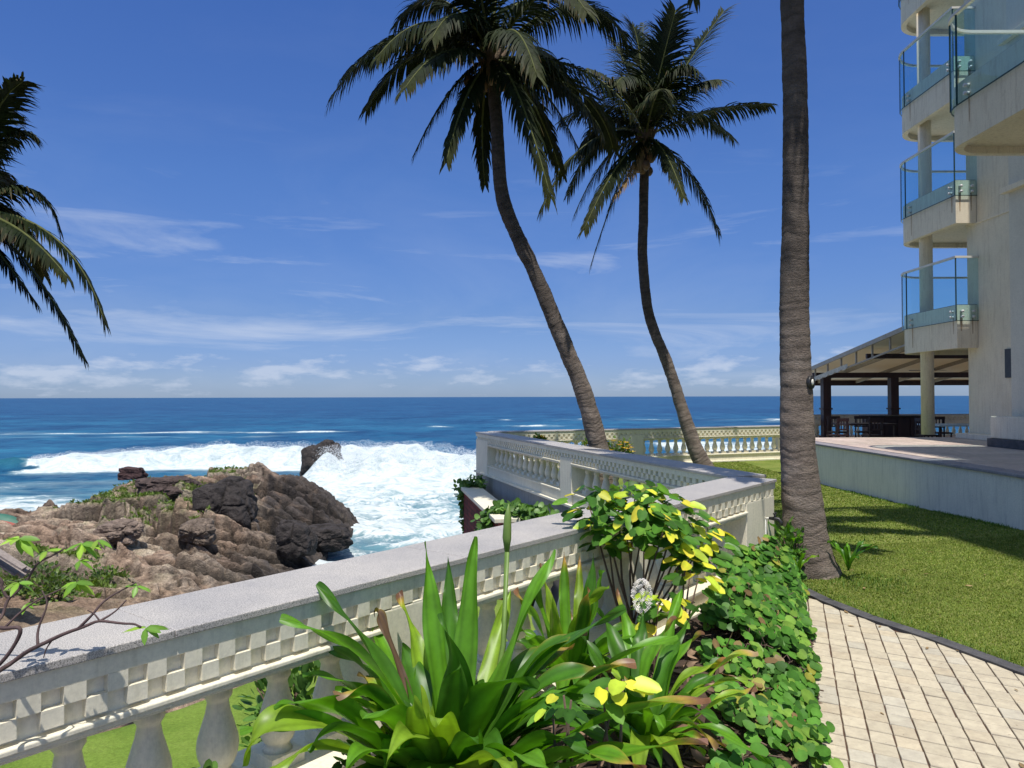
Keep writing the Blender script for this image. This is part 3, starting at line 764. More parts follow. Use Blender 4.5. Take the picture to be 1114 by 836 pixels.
# palm 1
Y1=14.3
p1=[(660,539),(655,508),(648,475),(633,422),(602,345),(583,299),(556,240),(545,201),(541,130),(537,88),(535,62)]
pts=[P(x,y,Y1+.3*(1-i/10)) for i,(x,y) in enumerate(p1)]
t=thing('palm_tree','tall coconut palm leaning left, its crown cut off by the top of the photo','palm tree',(pts[0].x,pts[0].y,0))
trunk(t,pts,[.235,.20,.185,.165,.15,.14,.135,.13,.12,.12,.13],crown_shade=(1.2,.6,3.5)); C=pts[-1]
def S(kx,ky,kd,tx,ty,td,Yb,**kw): return (P(kx,ky,Yb+kd),P(tx,ty,Yb+td),kw)
sp=[S(430,-15,-.3,358,108,-.5,Y1,ll=.95),S(450,20,.6,398,118,1.0,Y1,ll=.8,hang=.8),S(495,70,-.2,450,168,-.4,Y1,ll=.6),S(520,110,.5,528,200,.9,Y1,ll=.6,hang=.9),
    S(560,60,-.9,600,215,-1.6,Y1,ll=.8,hang=.9),S(580,80,.7,612,190,1.5,Y1,ll=.7),S(640,50,-.6,690,122,-1.2,Y1,ll=1.0,hang=.8),S(650,75,.6,668,160,1.4,Y1,ll=.85),S(630,-45,.4,684,42,.8,Y1,ll=.95),
    S(600,-60,-.8,640,10,-1.8,Y1,ll=.9),S(445,0,.3,372,82,.5,Y1,ll=.95,hang=.9),S(470,-20,-.8,410,60,-1.5,Y1,ll=.9,hang=.9),S(610,60,.2,655,140,.1,Y1,ll=.9,hang=.9),S(590,70,-.5,632,165,-.9,Y1,ll=.8,hang=.9),S(505,90,-.7,486,175,-1.2,Y1,ll=.6),S(480,-50,.4,430,25,.8,Y1,ll=.9),S(500,-70,-.6,455,-60,-1.3,Y1,ll=.9),S(540,-60,.3,575,-110,.6,Y1),S(520,-50,-1,500,-100,-2,Y1),
    S(560,-30,1.4,590,10,3.0,Y1),S(510,-10,1.5,480,60,3.0,Y1),S(500,-25,-1.0,470,40,-1.9,Y1,ll=.8),S(560,-10,-1.5,585,80,-2.8,Y1),S(480,30,-1.2,440,95,-2.2,Y1),S(580,20,1.3,625,95,2.6,Y1,ll=.8)]
crown(t,C,sp,[],3.2,11); coconuts(t,C-Vector((0,0,.15)),9,.5); bootstub(t,C)
# palm 2
Y2=19.5
p2=[(767,513),(763,504),(754,483),(742,446),(728,401),(707,345),(700,282),(701,240),(702,196),(703,165),(704,148)]
pts=[P(x,y,Y2) for x,y in p2]
t=thing('palm_tree','slimmer coconut palm in the middle, gently curved trunk with its full crown in view','palm tree',(pts[0].x,pts[0].y,0))
trunk(t,pts,[.25,.22,.19,.16,.14,.13,.125,.12,.12,.12,.14],crown_shade=(1.5,.65,2.5)); C=pts[-1]
sp=[S(635,120,-.5,588,232,-1.0,Y2,ll=.95,hang=.8),S(660,110,1.2,618,212,2.2,Y2,ll=.9,hang=.8),S(675,185,.3,643,290,.5,Y2,ll=.7,hang=.7),S(670,170,-.8,636,250,-1.5,Y2,ll=.75),S(690,190,-.7,668,215,-1.0,Y2,ll=.5,dead=1,n=36),
    S(755,170,.3,784,256,.4,Y2,ll=.75,hang=.7),S(775,110,-.2,842,113,-.4,Y2,ll=.8,hang=.7),S(735,90,.8,800,150,2.2,Y2,ll=.9),S(745,70,.3,790,10,.5,Y2,ll=1.15,hang=.3,twist=.7),S(718,80,-.5,738,8,-1.0,Y2,ll=1.1,hang=.35,twist=-.8),
    S(735,60,-.8,762,75,-1.7,Y2,ll=1.1),S(665,100,.9,635,160,1.6,Y2,ll=1.0),S(655,125,-.5,606,190,-.8,Y2,ll=.95),S(660,150,.4,625,235,.7,Y2,ll=.85),S(690,60,-.4,672,90,-1.5,Y2,ll=1.1),S(745,85,-.9,785,85,-1.8,Y2,ll=1.0),S(700,40,.2,690,25,.3,Y2,ll=1.1,hang=.4),S(690,70,.5,664,35,1.0,Y2,ll=1.0,hang=.4),S(680,85,-.7,640,72,-1.6,Y2,ll=1.0),S(670,90,.3,612,130,.8,Y2,ll=1.05,hang=.6),S(700,60,1.2,702,22,2.4,Y2,ll=1.1),S(712,100,-1.3,722,95,-2.8,Y2,ll=1.0),S(725,150,-.9,745,215,-2.0,Y2,ll=.7,hang=.7)]
crown(t,C,sp,[],3,12); coconuts(t,C-Vector((0,0,.2)),12,.6,drop=.55); bootstub(t,C)
# palm 3 (near)
Y3=8.05
pts=[Vector((3.2,8.12,-.02)),Vector((3.15,8.1,.25)),P(868,500,8.1),P(866,415,8.1),P(865,330,8.1),P(867,230,8.1),P(868,120,8.1),P(866,20,8.1),Vector((3.0,8.1,7.6)),Vector((2.95,8.1,9.2))]
t=thing('palm_tree','nearest palm, a straight thick ringed trunk rising beside the corner pillar','palm tree',(3.2,8.1,0))
trunk(t,pts,[.31,.240,.182,.163,.150,.138,.127,.122,.12,.12],ringh=.10,crown_shade=(2.0,.55,1.2)); C=pts[-1]
ex=[(az,random.uniform(5,50),(4.4 if (az<75 or az>325) else random.uniform(2.4,3.1)),random.uniform(.3,.7)) for az in range(0,360,22)]
crown(t,C,[(C+Vector((-.55,-.1,.2)),Vector((1.95,8.0,6.15)),dict(ll=.6,hang=1.2))],ex,3.4,13); coconuts(t,C,6,.4); bootstub(t,C)
lt=thing('garden_spotlight','small round black spotlight strapped to the near palm trunk','spotlight',P(882,417,8.0))
c=P(881,417,7.98); ax=Vector((.72,-.69,0)); mb=MB(); mb.tube([c-ax*.05,c+ax*.02,c+ax*.03],[.055,.075,.07],16); mb.build('housing',DARKM,lt)
mb=MB(); mb.tube([c+ax*.031,c+ax*.036],[.035,.02],12); mb.build('lens',WPVC,lt)
# palm 4 (left, crown reaches into the frame)
Y4=12.
C=P(-38,228,Y4); pts=[Vector((-9.6,12.2,-3.0)),Vector((-9.3,12.1,-1)),Vector((-9.0,12.05,2)),C+Vector((-.1,0,-1.2)),C]
t=thing('palm_tree','coconut palm at the left edge of which only the fronds reach into view','palm tree',(pts[0].x,pts[0].y,pts[0].z))
trunk(t,pts,[.22,.18,.15,.14,.15])
sp=[S(45,168,.1,64,250,.2,Y4,ll=.62,hang=.7),S(75,222,-.2,114,352,-.3,Y4,ll=.65,hang=.55),S(30,262,.3,92,392,.4,Y4,ll=.55,hang=.5),S(0,120,.2,36,145,.3,Y4,ll=.6),S(-20,110,-.2,22,85,-.4,Y4,ll=.7,hang=.4),S(-30,150,.8,10,200,2.0,Y4,ll=.7),S(10,200,.5,30,262,1.2,Y4,ll=.6),S(20,232,-.6,72,300,-1.4,Y4,ll=.6),S(-5,270,-.2,40,330,-.2,Y4,ll=.5),S(-10,90,.5,14,120,1.5,Y4,ll=.6)]
crown(t,C,sp,[(az,25,3.2,.5) for az in range(100,270,22)],3.2,14); coconuts(t,C,7,.6)
random.seed(99)

# ------------------------------------------------------------------ rocky headland
SEAZ=-6.6
CP=[(300,501,55),(350,509,54),(378,533,50),(330,503,55),(270,503,55),(235,512,53),(200,516,52),(150,521,51),(110,533,50),(60,549,46),(20,567,41),(-60,577,38),
    (330,548,45),(365,568,43.5),(200,540,44),(250,560,40),(150,560,38),(80,578,36),(20,588,33),(300,588,36),(330,597,36),(290,530,48),(240,530,47),(340,530,49),
    (250,620,28),(200,618,27),(100,640,20),(20,650,19),(150,650,20),(300,632,27),(-100,600,25),(-200,560,30),(330,640,22),(400,640,20)]
CPW=np.array([list(P(*c)) for c in CP])
poly=[(-8.6,26),(-9.4,34),(-9.9,40),(-10.4,44),(-10.0,50),(-11.8,54.5),(-17.5,57.5),(-24,56),(-28,54),(-29.8,50.5),(-30.3,46.5),(-33,42.5),(-45,38),(-70,34),(-90,28),(-90,0),(-5,3),(-3.5,20)]
PA=np.array(poly,float); PB=np.roll(PA,-1,0)
def sdist(X,Y):
    p=np.stack([X.ravel(),Y.ravel()],1); d=np.full(len(p),1e9); ins=np.zeros(len(p),bool)
    for a,b in zip(PA,PB):
        e=b-a; w=p-a; t=np.clip((w@e)/(e@e),0,1); q=w-t[:,None]*e; d=np.minimum(d,np.hypot(q[:,0],q[:,1]))
        c=((a[1]<=p[:,1])&(b[1]>p[:,1]))|((b[1]<=p[:,1])&(a[1]>p[:,1]))
        with np.errstate(divide='ignore',invalid='ignore'):
            xi=a[0]+(p[:,1]-a[1])/(b[1]-a[1] if b[1]!=a[1] else 1e-9)*(b[0]-a[0])
        ins^=(c&(p[:,0]<xi))
    return np.where(ins,d,-d).reshape(X.shape)
def rocks(x0,x1,y0,y1,res,name,label=None):
    xs=np.arange(x0,x1+res/2,res); ys=np.arange(y0,y1+res/2,res); X,Y=np.meshgrid(xs,ys)
    D=sdist(X,Y)
    # smooth target height through the control points
    W=np.zeros_like(X); Zt=np.zeros_like(X)
    for c in CPW:
        w=1/((X-c[0])**2+(Y-c[1])**2+1.2)**1.6; W+=w; Zt+=w*c[2]
    Zt/=W
    nv=X.size; n_=np.zeros(nv); blk=np.zeros(nv); cr=np.ones(nv); fl=np.zeros(nv); tl=np.zeros(nv); bk2=np.zeros(nv); cr2=np.ones(nv); tl2=np.zeros(nv); lay=np.zeros(nv)
    xf,yf=X.ravel(),Y.ravel(); dd=D.ravel()
    for i in range(nv):
        if dd[i]<-2.2: continue
        x,y=xf[i],yf[i]
        # strata tilt: coordinates rotated and stretched
        u=(x*.95+y*.30); v=(-x*.30+y*.95)
        w1=noise.noise(Vector((x*.18,y*.18,1.)))
        q=Vector((u*.16+w1*.8,v*.55+w1,0))
        n_[i]=noise.ridged_multi_fractal(q,.9,2.1,6,1.0,2.0)
        w2=noise.noise(Vector((x*.7,y*.7,6.)))*.35
        Q_=Vector((u*.19+w1*.8+w2*.5,v*.50+w1*.4+w2*.5,0)); dv,pv=noise.voronoi(Q_); blk[i]=dv[0]; cr[i]=dv[1]-dv[0]
        e_=Q_-pv[0]; tl[i]=noise.cell(pv[0]*7.3)-.5+e_.x*(noise.cell(pv[0]*5.1+Vector((9,0,0)))-.5)*2.2+e_.y*(noise.cell(pv[0]*3.7)-.15)*2.0
        dv,pv=noise.voronoi(Vector((u*.50+w1*1.5+w2,v*1.35+w2,3))); bk2[i]=dv[0]; cr2[i]=dv[1]-dv[0]
        e_=Vector((u*.50+w1*1.5+w2,v*1.35+w2,3))-pv[0]; tl2[i]=noise.cell(pv[0]*9.1)-.5+e_.x*(noise.cell(pv[0]*4.1)-.5)*2+e_.y*(noise.cell(pv[0]*6.7)-.3)*2
        st=(v*.9+w1*1.2+w2*1.5+noise.noise(Vector((u*.22,v*.3,2)))*1.3); lay[i]=(st-math.floor(st))
        fl[i]=noise.fractal(Vector((x*1.6,y*1.6,4.)),.7,2.1,5)
    n_=n_.reshape(X.shape); blk=blk.reshape(X.shape); cr=cr.reshape(X.shape); fl=fl.reshape(X.shape)
    tl=tl.reshape(X.shape); bk2=bk2.reshape(X.shape); cr2=cr2.reshape(X.shape); tl2=tl2.reshape(X.shape); lay=lay.reshape(X.shape)
    prof=1-np.exp(-np.clip(D+.35*fl,0,None)/1.7)
    rough=np.clip((Y-17)/10,0.15,1)*np.clip((-X-1)/5,.2,1)
    H=(Zt-SEAZ)*prof
    H+= prof*rough*((n_-1.0)*.16 + (.55-blk)*.25 + tl*.46 - np.exp(-(cr/.05)**2)*.42 + tl2*.20 - np.exp(-(cr2/.06)**2)*.16 + fl*.10 + (lay-.5)*.26*np.clip(1-((lay-.93)/.07).clip(0,1),0,1)-.08)
    cr=np.minimum(cr,cr2*1.6)
    Z=SEAZ+H; Z=np.where(D<0,SEAZ-.6+D*.35+.25*fl+.3*(n_-1),Z)
    return xs,ys,X,Y,Z,D,n_,blk,cr,fl
def rocks_mesh(x0,x1,y0,y1,res,name):
    xs,ys,X,Y,Z,D,n_,blk,cr,fl=rocks(x0,x1,y0,y1,res,name)
    h,w=X.shape; V=np.stack([X.ravel(),Y.ravel(),Z.ravel()],1)
    # horizontal jitter for overhang-like roughness
    i=np.arange(h*w).reshape(h,w); Fq=np.stack([i[:-1,:-1],i[:-1,1:],i[1:,1:],i[1:,:-1]],-1).reshape(-1,4)
    me=bpy.data.meshes.new(name); me.from_pydata(V.tolist(),[],Fq.tolist())
    # colours
    slope=np.hypot(*np.gradient(Z,res)); 
    wet=np.clip(1-(D-1.0)/4.5,0,1)*np.clip((Y-24)/6,0,1)
    xb_=np.where(Y<45,-15.7-.42*(Y-45),-15.7-.15*(Y-45)); right=np.clip((X-xb_+1.6+fl*1.2)/3.0,0,1)
    dark=np.clip(np.maximum(wet*.95,right*.95)+.25*fl,0,1)
    gn=np.array([noise.noise(Vector((x*.33,y*.33,9))) for x,y in zip(X.ravel(),Y.ravel())]).reshape(X.shape)
    gr=np.clip((gn+.16)*4+fl*1.3,0,1)*np.clip(1.15-slope*.7,0,1)*(1-right)*np.clip((D-1.5)/2.5,0,1)
    U=(X/Y*F+557); Vv=432+(HC-Z)/Y*F
    zone=1.5*np.exp(-(((U-185)/85)**2+((Vv-538)/24)**2))+np.exp(-(((U-40)/80)**2+((Vv-620)/26)**2))*.9+.06
    gr=np.clip((gr*1.1+.12*(fl+.6))*zone*2.6-.08,0,1)*(1-right)
    soil=np.clip((Vv-628)/14+fl,0,1)*np.clip(1-slope,0,1)
    tan=np.stack([.62+.2*fl,.50+.17*fl,.38+.14*fl],-1); tan2=np.array([.40,.28,.20]); pink=np.clip(.5+gn*1.6+.5*fl,0,1)[...,None]
    c=tan*pink+tan2*(1-pink)
    c=c*(1-dark[...,None])+np.stack([.066+.04*fl,.054+.032*fl,.048+.028*fl],-1)*dark[...,None]
    c=c*(1-.65*np.exp(-(cr/.07)**2))[...,None]
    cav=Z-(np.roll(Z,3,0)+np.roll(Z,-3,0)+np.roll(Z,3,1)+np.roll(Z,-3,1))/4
    c=c*np.clip(1+cav*3.0,.35,1.35)[...,None]  # occlusion-like shade and crevice dirt in the colour: hollows darker, ridges lighter
    c=c*(1-soil[...,None])+np.array([.40,.27,.185])*soil[...,None]
    g=np.stack([.12+.05*fl,.16+.04*fl,.035+.0*fl],-1); c=c*(1-gr[...,None])+g*gr[...,None]
    a=np.ones((h*w,4),np.float32); a[:,:3]=np.clip(c.reshape(-1,3),.012,.8)
    at=me.color_attributes.new('Col','FLOAT_COLOR','POINT'); at.data.foreach_set('color',a.ravel())
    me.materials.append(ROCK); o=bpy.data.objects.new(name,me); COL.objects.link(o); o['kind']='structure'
    return X,Y,Z,gr
def rockmat():
    m,n,b=nt('coastal rock'); a=N(n,'ShaderNodeAttribute',attribute_name='Col')
    f=noise_n(n,3.2,10,.72); c=mixc(n,1.0,a.outputs['Color'],ramp(n,f,[(.3,(.45,.42,.42)),(.55,(1.0,1.0,1.0)),(.75,(1.5,1.45,1.4))]),'MULTIPLY')
    g=noise_n(n,17,6,.7); c=mixc(n,1.0,c,ramp(n,g,[(.32,(.6,.6,.6)),(.6,(1.15,1.15,1.15))]),'MULTIPLY')
    n.links.new(c,b.inputs['Base Color']); b.inputs['Roughness'].default_value=.8; b.inputs['Specular IOR Level'].default_value=.35
    h1=noise_n(n,2.2,10,.68,dist=.4); p=bump(n,b,h1,.9,.45); bump(n,b,g,.7,.07,p); return m
ROCK=rockmat()
RX,RY,RZ,RG=rocks_mesh(-48,-7.0,17,63,.115,'rocky_headland')
_,_,_,_=rocks_mesh(-92,-48,8,60,.8,'rocky_shore'); _,_,_,_=rocks_mesh(-48,-2,4,17,.5,'rocky_shore')
def rz_at(x,y):
    j=int(round((x-RX[0,0])/.115)); i=int(round((y-RY[0,0])/.115)); i=max(0,min(RX.shape[0]-1,i)); j=max(0,min(RX.shape[1]-1,j)); return float(RZ[i,j])
def boulder(label,px,py,Y,w,h,dep,dark,seed,cat='boulder',sq=.28):
    c=P(px,py,Y); bm=bmesh.new(); bmesh.ops.create_icosphere(bm,subdivisions=6,radius=1)
    mb=MB(); 
    for v in bm.verts:
        p=v.co.copy(); q=p*1.15+Vector((seed*3.1,0,0))
        f=1+.30*noise.noise(q)+.10*noise.noise(q*2.7)+.045*noise.noise(q*6)+.02*noise.noise(q*13)
        dv,_=noise.voronoi(q*.9); f-=.07*math.exp(-((dv[1]-dv[0])/.06)**2); f*=1+.14*(.4-dv[0])
        m_=max(abs(p.x),abs(p.y),abs(p.z)); p=p*(1-sq)+p/m_*sq*.8
        mb.v.append((c.x+p.x*f*w/2,c.y+p.y*f*dep/2,c.z+p.z*f*h/2)); k=1+.35*noise.noise(q*3)
        k*=1-.35*math.exp(-((dv[1]-dv[0])/.04)**2)
        mb.c.append((dark[0]*k,dark[1]*k,dark[2]*k))
    for f in bm.faces: mb.f.append([v.index for v in f.verts]); mb.sm.append(False)
    bm.free(); return mb.build('boulder',ROCK,label=label,cat=cat)
DK=(.060,.050,.047)
boulder('large dark rounded boulder in the middle of the rocky outcrop',247,550,38.8,3.2,3.1,3.2,DK,1)
boulder('dark wedge boulder at the water edge, lowest on the right of the outcrop',322,586,36.5,1.9,1.9,1.8,DK,2,sq=.3)
boulder('small reddish rock perched on the skyline at the left of the outcrop',145,514,50,1.7,.95,1.2,(.11,.06,.06),3,sq=.7)
boulder('flat dark brown slab rock on the ridge beside the grass patch',184,530,46.3,4.1,1.5,2.6,(.12,.085,.075),4)
boulder('rounded brown boulder right below the large dark boulder',216,578,34,1.5,1.2,1.6,(.26,.20,.155),5)
boulder('pinkish boulder on the left slope above the grass hollow',130,578,31,2.0,1.0,1.6,(.32,.24,.19),6)
boulder('low dark rock jutting from the right end of the outcrop into the foam',352,585,41,3.0,1.5,2.0,DK,8)
boulder('dark sea stack with surf pouring off its right side, behind the outcrop',352,506,80,4.6,5.6,5,(.060,.050,.045),1,cat='rock',sq=.35)
# scrub on rock
def leaf(mb,p,d,nrm,l,w,col,shape=0,fold=.15,tip=None,droop=0):
    d=d.normalized(); s=d.cross(nrm)
    if s.length<1e-3: s=d.cross(Vector((.3,.9,.1)))
    s.normalize(); u=s.cross(d)
    if shape==0: prof=[(0,0),(.22,.38),(.5,.5),(.78,.33),(1,0)]
    elif shape==1: prof=[(-.08,.28),(.15,.5),(.5,.5),(.82,.33),(.97,.04)]
    else: prof=[(0,.02),(.3,.42),(.55,.40),(.8,.2),(1,0)]
    vs=[];cs=[];fs=[]
    for i,(a,b) in enumerate(prof):
        c=p+d*l*a-u*(droop*a*a*l); mid=c-u*fold*w*b*1.2
        if i==0 and shape==1: mid=p+d*l*.03
        vs+=[c-s*w*b+u*.02*l*math.sin(a*9),mid,c+s*w*b]; k=1-.08*i if tip is None else 1
        cc=col if tip is None or a<.7 else tip; cs+=[cc,tuple(min(1,x*1.25) for x in cc),cc]
    for i in range(len(prof)-1):
        o=i*3; fs+=[(o,o+1,o+4,o+3),(o+1,o+2,o+5,o+4)]
    mb.add(vs,fs,cs,True)
def rv(): 
    v=Vector((random.gauss(0,1),random.gauss(0,1),random.gauss(0,1))); return v.normalized()
mb=MB(); cnt=0
idx=np.argwhere(RG>.45); rs.shuffle(idx)
for i,j in idx[:7500]:
    x,y,z=RX[i,j],RY[i,j],RZ[i,j]
    s=random.uniform(.08,.26); p=Vector((x+random.uniform(-.1,.1),y+random.uniform(-.1,.1),z-.01))
    for k in range(3):
        dv=Vector((random.uniform(-1,1),random.uniform(-1,1),random.uniform(.3,1.2))); g=random.uniform(.7,1.3)
        leaf(mb,p,dv,rv(),s,s*.35,(.13*g,.19*g,.04*g),0)
mb.build('coastal_scrub',LEAF,kind='stuff',label='low green scrub growing in patches over the coastal rocks',cat='scrub')
def bush(name,label,cat,c,rx,ry,rzz,n,ls,cols,shape=0,mat=LEAF,group=None,stem=True):
    t=thing(name,label,cat,(c.x,c.y,c.z-rzz),group); mb=MB()
    for i in range(n):
        d=rv(); r=random.random()**.4*(1+.35*noise.noise(d*2.3+Vector((c.x,0,0)))); p=c+Vector((d.x*rx*r,d.y*ry*r,d.z*rzz*r))
        col=random.choice(cols); g=random.uniform(.75,1.25)
        o=(d*.6+rv()*.6+Vector((0,0,.35))); leaf(mb,p,o,(Vector((0,0,1))+rv()*.6),ls*random.uniform(.7,1.2),ls*.7*random.uniform(.7,1.1),tuple(x*g for x in col),shape)
    mb.build('foliage',mat,t)
    if stem:
        mb=MB()
        for i in range(7):
            a=random.uniform(0,6.28); mb.tube([c+Vector((0,0,-rzz)),c+Vector((math.cos(a)*rx*.4,math.sin(a)*ry*.4,0)),c+Vector((math.cos(a)*rx*.8,math.sin(a)*ry*.8,rzz*.6))],[.015,.01,.004],5)
        mb.build('stem',STEM,t)
    return t
for (px,py,Y,w,l) in ((112,632,22.5,.75,'small dark green bush on the rocks just behind the coping'),(35,628,20.5,.9,'low green bush among the rocks behind the bare branches'),(62,640,19.5,.6,'yellowish green weed clump on the bare earth above the coping')):
    c=P(px,py,Y); bush('bush',l,'bush',c,w,w,.45,420,.13,[(.07,.11,.035),(.12,.18,.04)])

# hut / upturned boat and planks
c=P(-8,567,40); t=thing('upturned_boat','upturned boat with a red side and green bottom at the left edge of the rocks','boat',c)
def hull(z0,z1,nm,col,k0,k1):
    mb=MB(); n=20; vs=[]
    for i in range(n+1):
        s=-1+2*i/n; w=max(.02,(1-abs(s)**2.4))
        for k in range(7):
            a=k0+(k1-k0)*k/6; vs.append(c+Vector((s*2.1,math.cos(a)*.75*w,-.55+math.sin(a)*1.05*w**.7)))
    fs=[(i*7+k,(i+1)*7+k,(i+1)*7+k+1,i*7+k+1) for i in range(n) for k in range(6)]
    mb.add(vs,fs,smooth=True); mb.build(nm,col,t)
RD=pm('faded red paint',(.30,.06,.045),(.42,.10,.07),3,.6); GN=pm('faded green paint',(.03,.12,.08),(.05,.17,.12),3,.6)
hull(0,0,'hull_side',RD,-math.pi,-math.pi*.78+ .0); hull(0,0,'hull_side',RD,R(130),R(180)); hull(0,0,'hull_side',RD,R(0),R(50)); hull(0,0,'hull_bottom',GN,R(50),R(130))
hull(0,0,'hull_side',RD,R(180),R(212))
WOODG=pm('weathered grey timber',(.16,.13,.12),(.36,.31,.28),6,.9,stretch=(1,6,6),bs=20)
for k,(px,py,a,l_) in enumerate([(6,603,20,'topmost'),(12,606,28,'second'),(16,609,15,'third'),(4,612,24,'fourth'),(14,616,8,'lowest')]):
    c=P(px,py,17.0+k*.12); u=Vector((math.cos(R(-30+a)),-.25,math.sin(R(-30-a*.5))*.7)).normalized(); v=Vector((0,1,.15)).normalized(); w=u.cross(v).normalized(); mb=MB()
    mb.box(-.75+.06*k,.62-.05*k,-.09,.09,-.025,.025,lambda a_,b_,c_:c+u*a_+v*b_+w*c_)
    mb.build('plank',WOODG,label=f'weathered grey plank, {l_} in the leaning pile at the left edge',cat='plank',group='weathered planks at the left edge',bevel=.004)

# ------------------------------------------------------------------ sea
def seamesh():
    ys=[14.]
    while ys[-1]<430:
        y=ys[-1]; ys.append(y+(.35 if y<66 else (.38 if y<106 else .38+(y-106)*.035)))
    ys=np.array(ys)
    xs=np.concatenate([np.arange(-330,-75,5.),np.arange(-75,-1,.42),np.arange(-1,60,1.1),np.arange(60,330,6.)])
    X,Y=np.meshgrid(xs,ys); n=X.size
    xf,yf=X.ravel(),Y.ravel()
    A=np.zeros(n);B=np.zeros(n);Cn=np.zeros(n)
    for i in range(n):
        x,y=xf[i],yf[i]
        A[i]=noise.fractal(Vector((x*.055,y*.11,0)),.8,2.1,5)
        B[i]=noise.fractal(Vector((x*.45,y*.6,5)),.75,2.1,4)
        Cn[i]=noise.noise(Vector((x*.03,y*.02,8)))
    A=A.reshape(X.shape);B=B.reshape(X.shape);Cn=Cn.reshape(X.shape)
    Z=SEAZ+.16*A*np.clip(Y/60,.6,2)+.09*B*np.clip(1.3-Y/200,0,1)
    # main breaker (crest line)
    yc=92+3.2*Cn*3+(X+40)*.02
    d=Y-yc
    amp=(.45*np.clip((X+64)/5,0,1)+.55*np.clip((X+62)/26,0,1))*np.clip((-2-X)/10,0,1)*(1+.22*noise_arr(X*.15,Y*0,3))+.45*np.clip((X+92)/25,0,1)*np.clip((-58-X)/8,0,1)
    face=np.where(d<0,np.exp(-(d/2.0)**2),np.exp(-(d/5.0)**2)); H=2.5*amp*face; Z+=H*(1+.10*B)
    brk=np.clip((X+59+2*B)/3,0,1)*np.clip((0-X)/8,0,1)
    foam=brk*np.clip(np.where(d<0,1.25-np.abs(d)/9,1-np.clip(d-.2,0,None)/(1.0+.8*B)),0,1)*1.3
    # surf explosion behind the outcrop, right of the stack
    yb=77+2*Cn+1.5*B; db=Y-yb
    sx=np.clip((X+21.5)/2,0,1)*np.clip((12-X)/6,0,1)
    hb=2.9*sx*np.where(db<0,np.exp(-(db/3.4)**2),np.exp(-(db/3.0)**2))*(.80+.30*noise_arr(X*.32,Y*.1,2)+.12*noise_arr(X*.9,Y*.6,6)); Z+=hb+.12*np.abs(B)*np.clip(hb,0,1)
    foam=np.maximum(foam,sx*np.clip(1.5-np.abs(db)/8,0,1))
    # churning gully
    g=np.clip((X+27)/3,0,1)*np.clip((30-X)/10,0,1)*np.clip((80-Y)/4,0,1)
    foam=np.maximum(foam,g*(.73+.34*A+.16*B)); Z+=g*(.30*B+.30*A)
    # wash left of the headland
    gl=np.clip((-31-X)/4,0,1)*np.clip((86-Y)/10,0,1)*np.clip((Y-46)/6,0,1)
    foam=np.maximum(foam,gl*(.62+.5*A+.2*B)*np.clip((86-Y)/30+.25,0,1))
    # foam streaks further out, and surf seen through the far balusters
    s1=np.exp(-((Y-(183+6*A+.05*(X+60)))/6)**2)*np.clip((-38-X+8*A)/10,0,1); foam=np.maximum(foam,s1*(.66+.6*A+.12*B))
    s1b=np.exp(-((Y-(163+5*A))/3)**2)*np.clip((-45-X)/10,0,1)*.8; foam=np.maximum(foam,s1b*(.6+.6*A))
    s2=np.exp(-((Y-(215+5*A))/6)**2)*np.clip((X+30)/8,0,1)*np.clip((24-X)/12,0,1); foam=np.maximum(foam,s2*(.5+.8*A))
    s3=np.exp(-((Y-(275+8*A))/9)**2)*np.clip((X+10)/8,0,1); foam=np.maximum(foam,s3*(.45+.9*A))
    s4=np.clip((X-22-.0*Y)/5,0,1)*np.clip((150-Y)/12,0,1)*np.clip((Y-60)/10,0,1); foam=np.maximum(foam,s4*(.75+.4*A))
    s5=np.clip((X-70)/12,0,1)*np.exp(-((Y-(235+5*A))/9)**2); foam=np.maximum(foam,s5*(.8+.5*A)); Z+=s5*1.2
    far=np.clip((Y-120)/60,0,1)
    edge=np.minimum.reduce([np.clip((430-Y)/60,0,1)]); Z=SEAZ+(Z-SEAZ)*edge
    h,w=X.shape; V=np.stack([X.ravel(),Y.ravel(),Z.ravel()],1); i=np.arange(h*w).reshape(h,w)
    Fq=np.stack([i[:-1,:-1],i[:-1,1:],i[1:,1:],i[1:,:-1]],-1).reshape(-1,4)
    me=bpy.data.meshes.new('sea'); me.from_pydata(V.tolist(),[],Fq.tolist()); me.polygons.foreach_set('use_smooth',[True]*len(Fq))
    a=np.ones((h*w,4),np.float32); a[:,0]=np.clip(foam,0,1).ravel(); a[:,1]=np.clip(H*(d<0)*(1-brk)/2,0,1).ravel(); a[:,2]=0
    at=me.color_attributes.new('Col','FLOAT_COLOR','POINT'); at.data.foreach_set('color',a.ravel())
    me.materials.append(SEA); o=bpy.data.objects.new('sea',me); COL.objects.link(o); o['kind']='structure'
    # open ocean to the horizon: frame around the near grid
    mb=MB(); B_=90000.; x0,x1,y0,y1=xs[0],xs[-1],ys[0],ys[-1]
    z=SEAZ
    q=[(-B_,y1,z),(B_,y1,z),(B_,B_,z),(-B_,B_,z)]; mb.add(q,[(0,1,2,3)],(0,0,0))
    q=[(-B_,-500,z),(x0,-500,z),(x0,y1,z),(-B_,y1,z)]; mb.add(q,[(0,1,2,3)],(0,0,0))
    q=[(x1,-500,z),(B_,-500,z),(B_,y1,z),(x1,y1,z)]; mb.add(q,[(0,1,2,3)],(0,0,0))
    mb.build('ocean',SEA,kind='structure')
    return ys,xs,Z
def noise_arr(a,b,s):
    return np.array([noise.fractal(Vector((x,y,s)),.8,2.1,3) for x,y in zip(np.broadcast_to(a,a.shape).ravel(),b.ravel())]).reshape(a.shape)
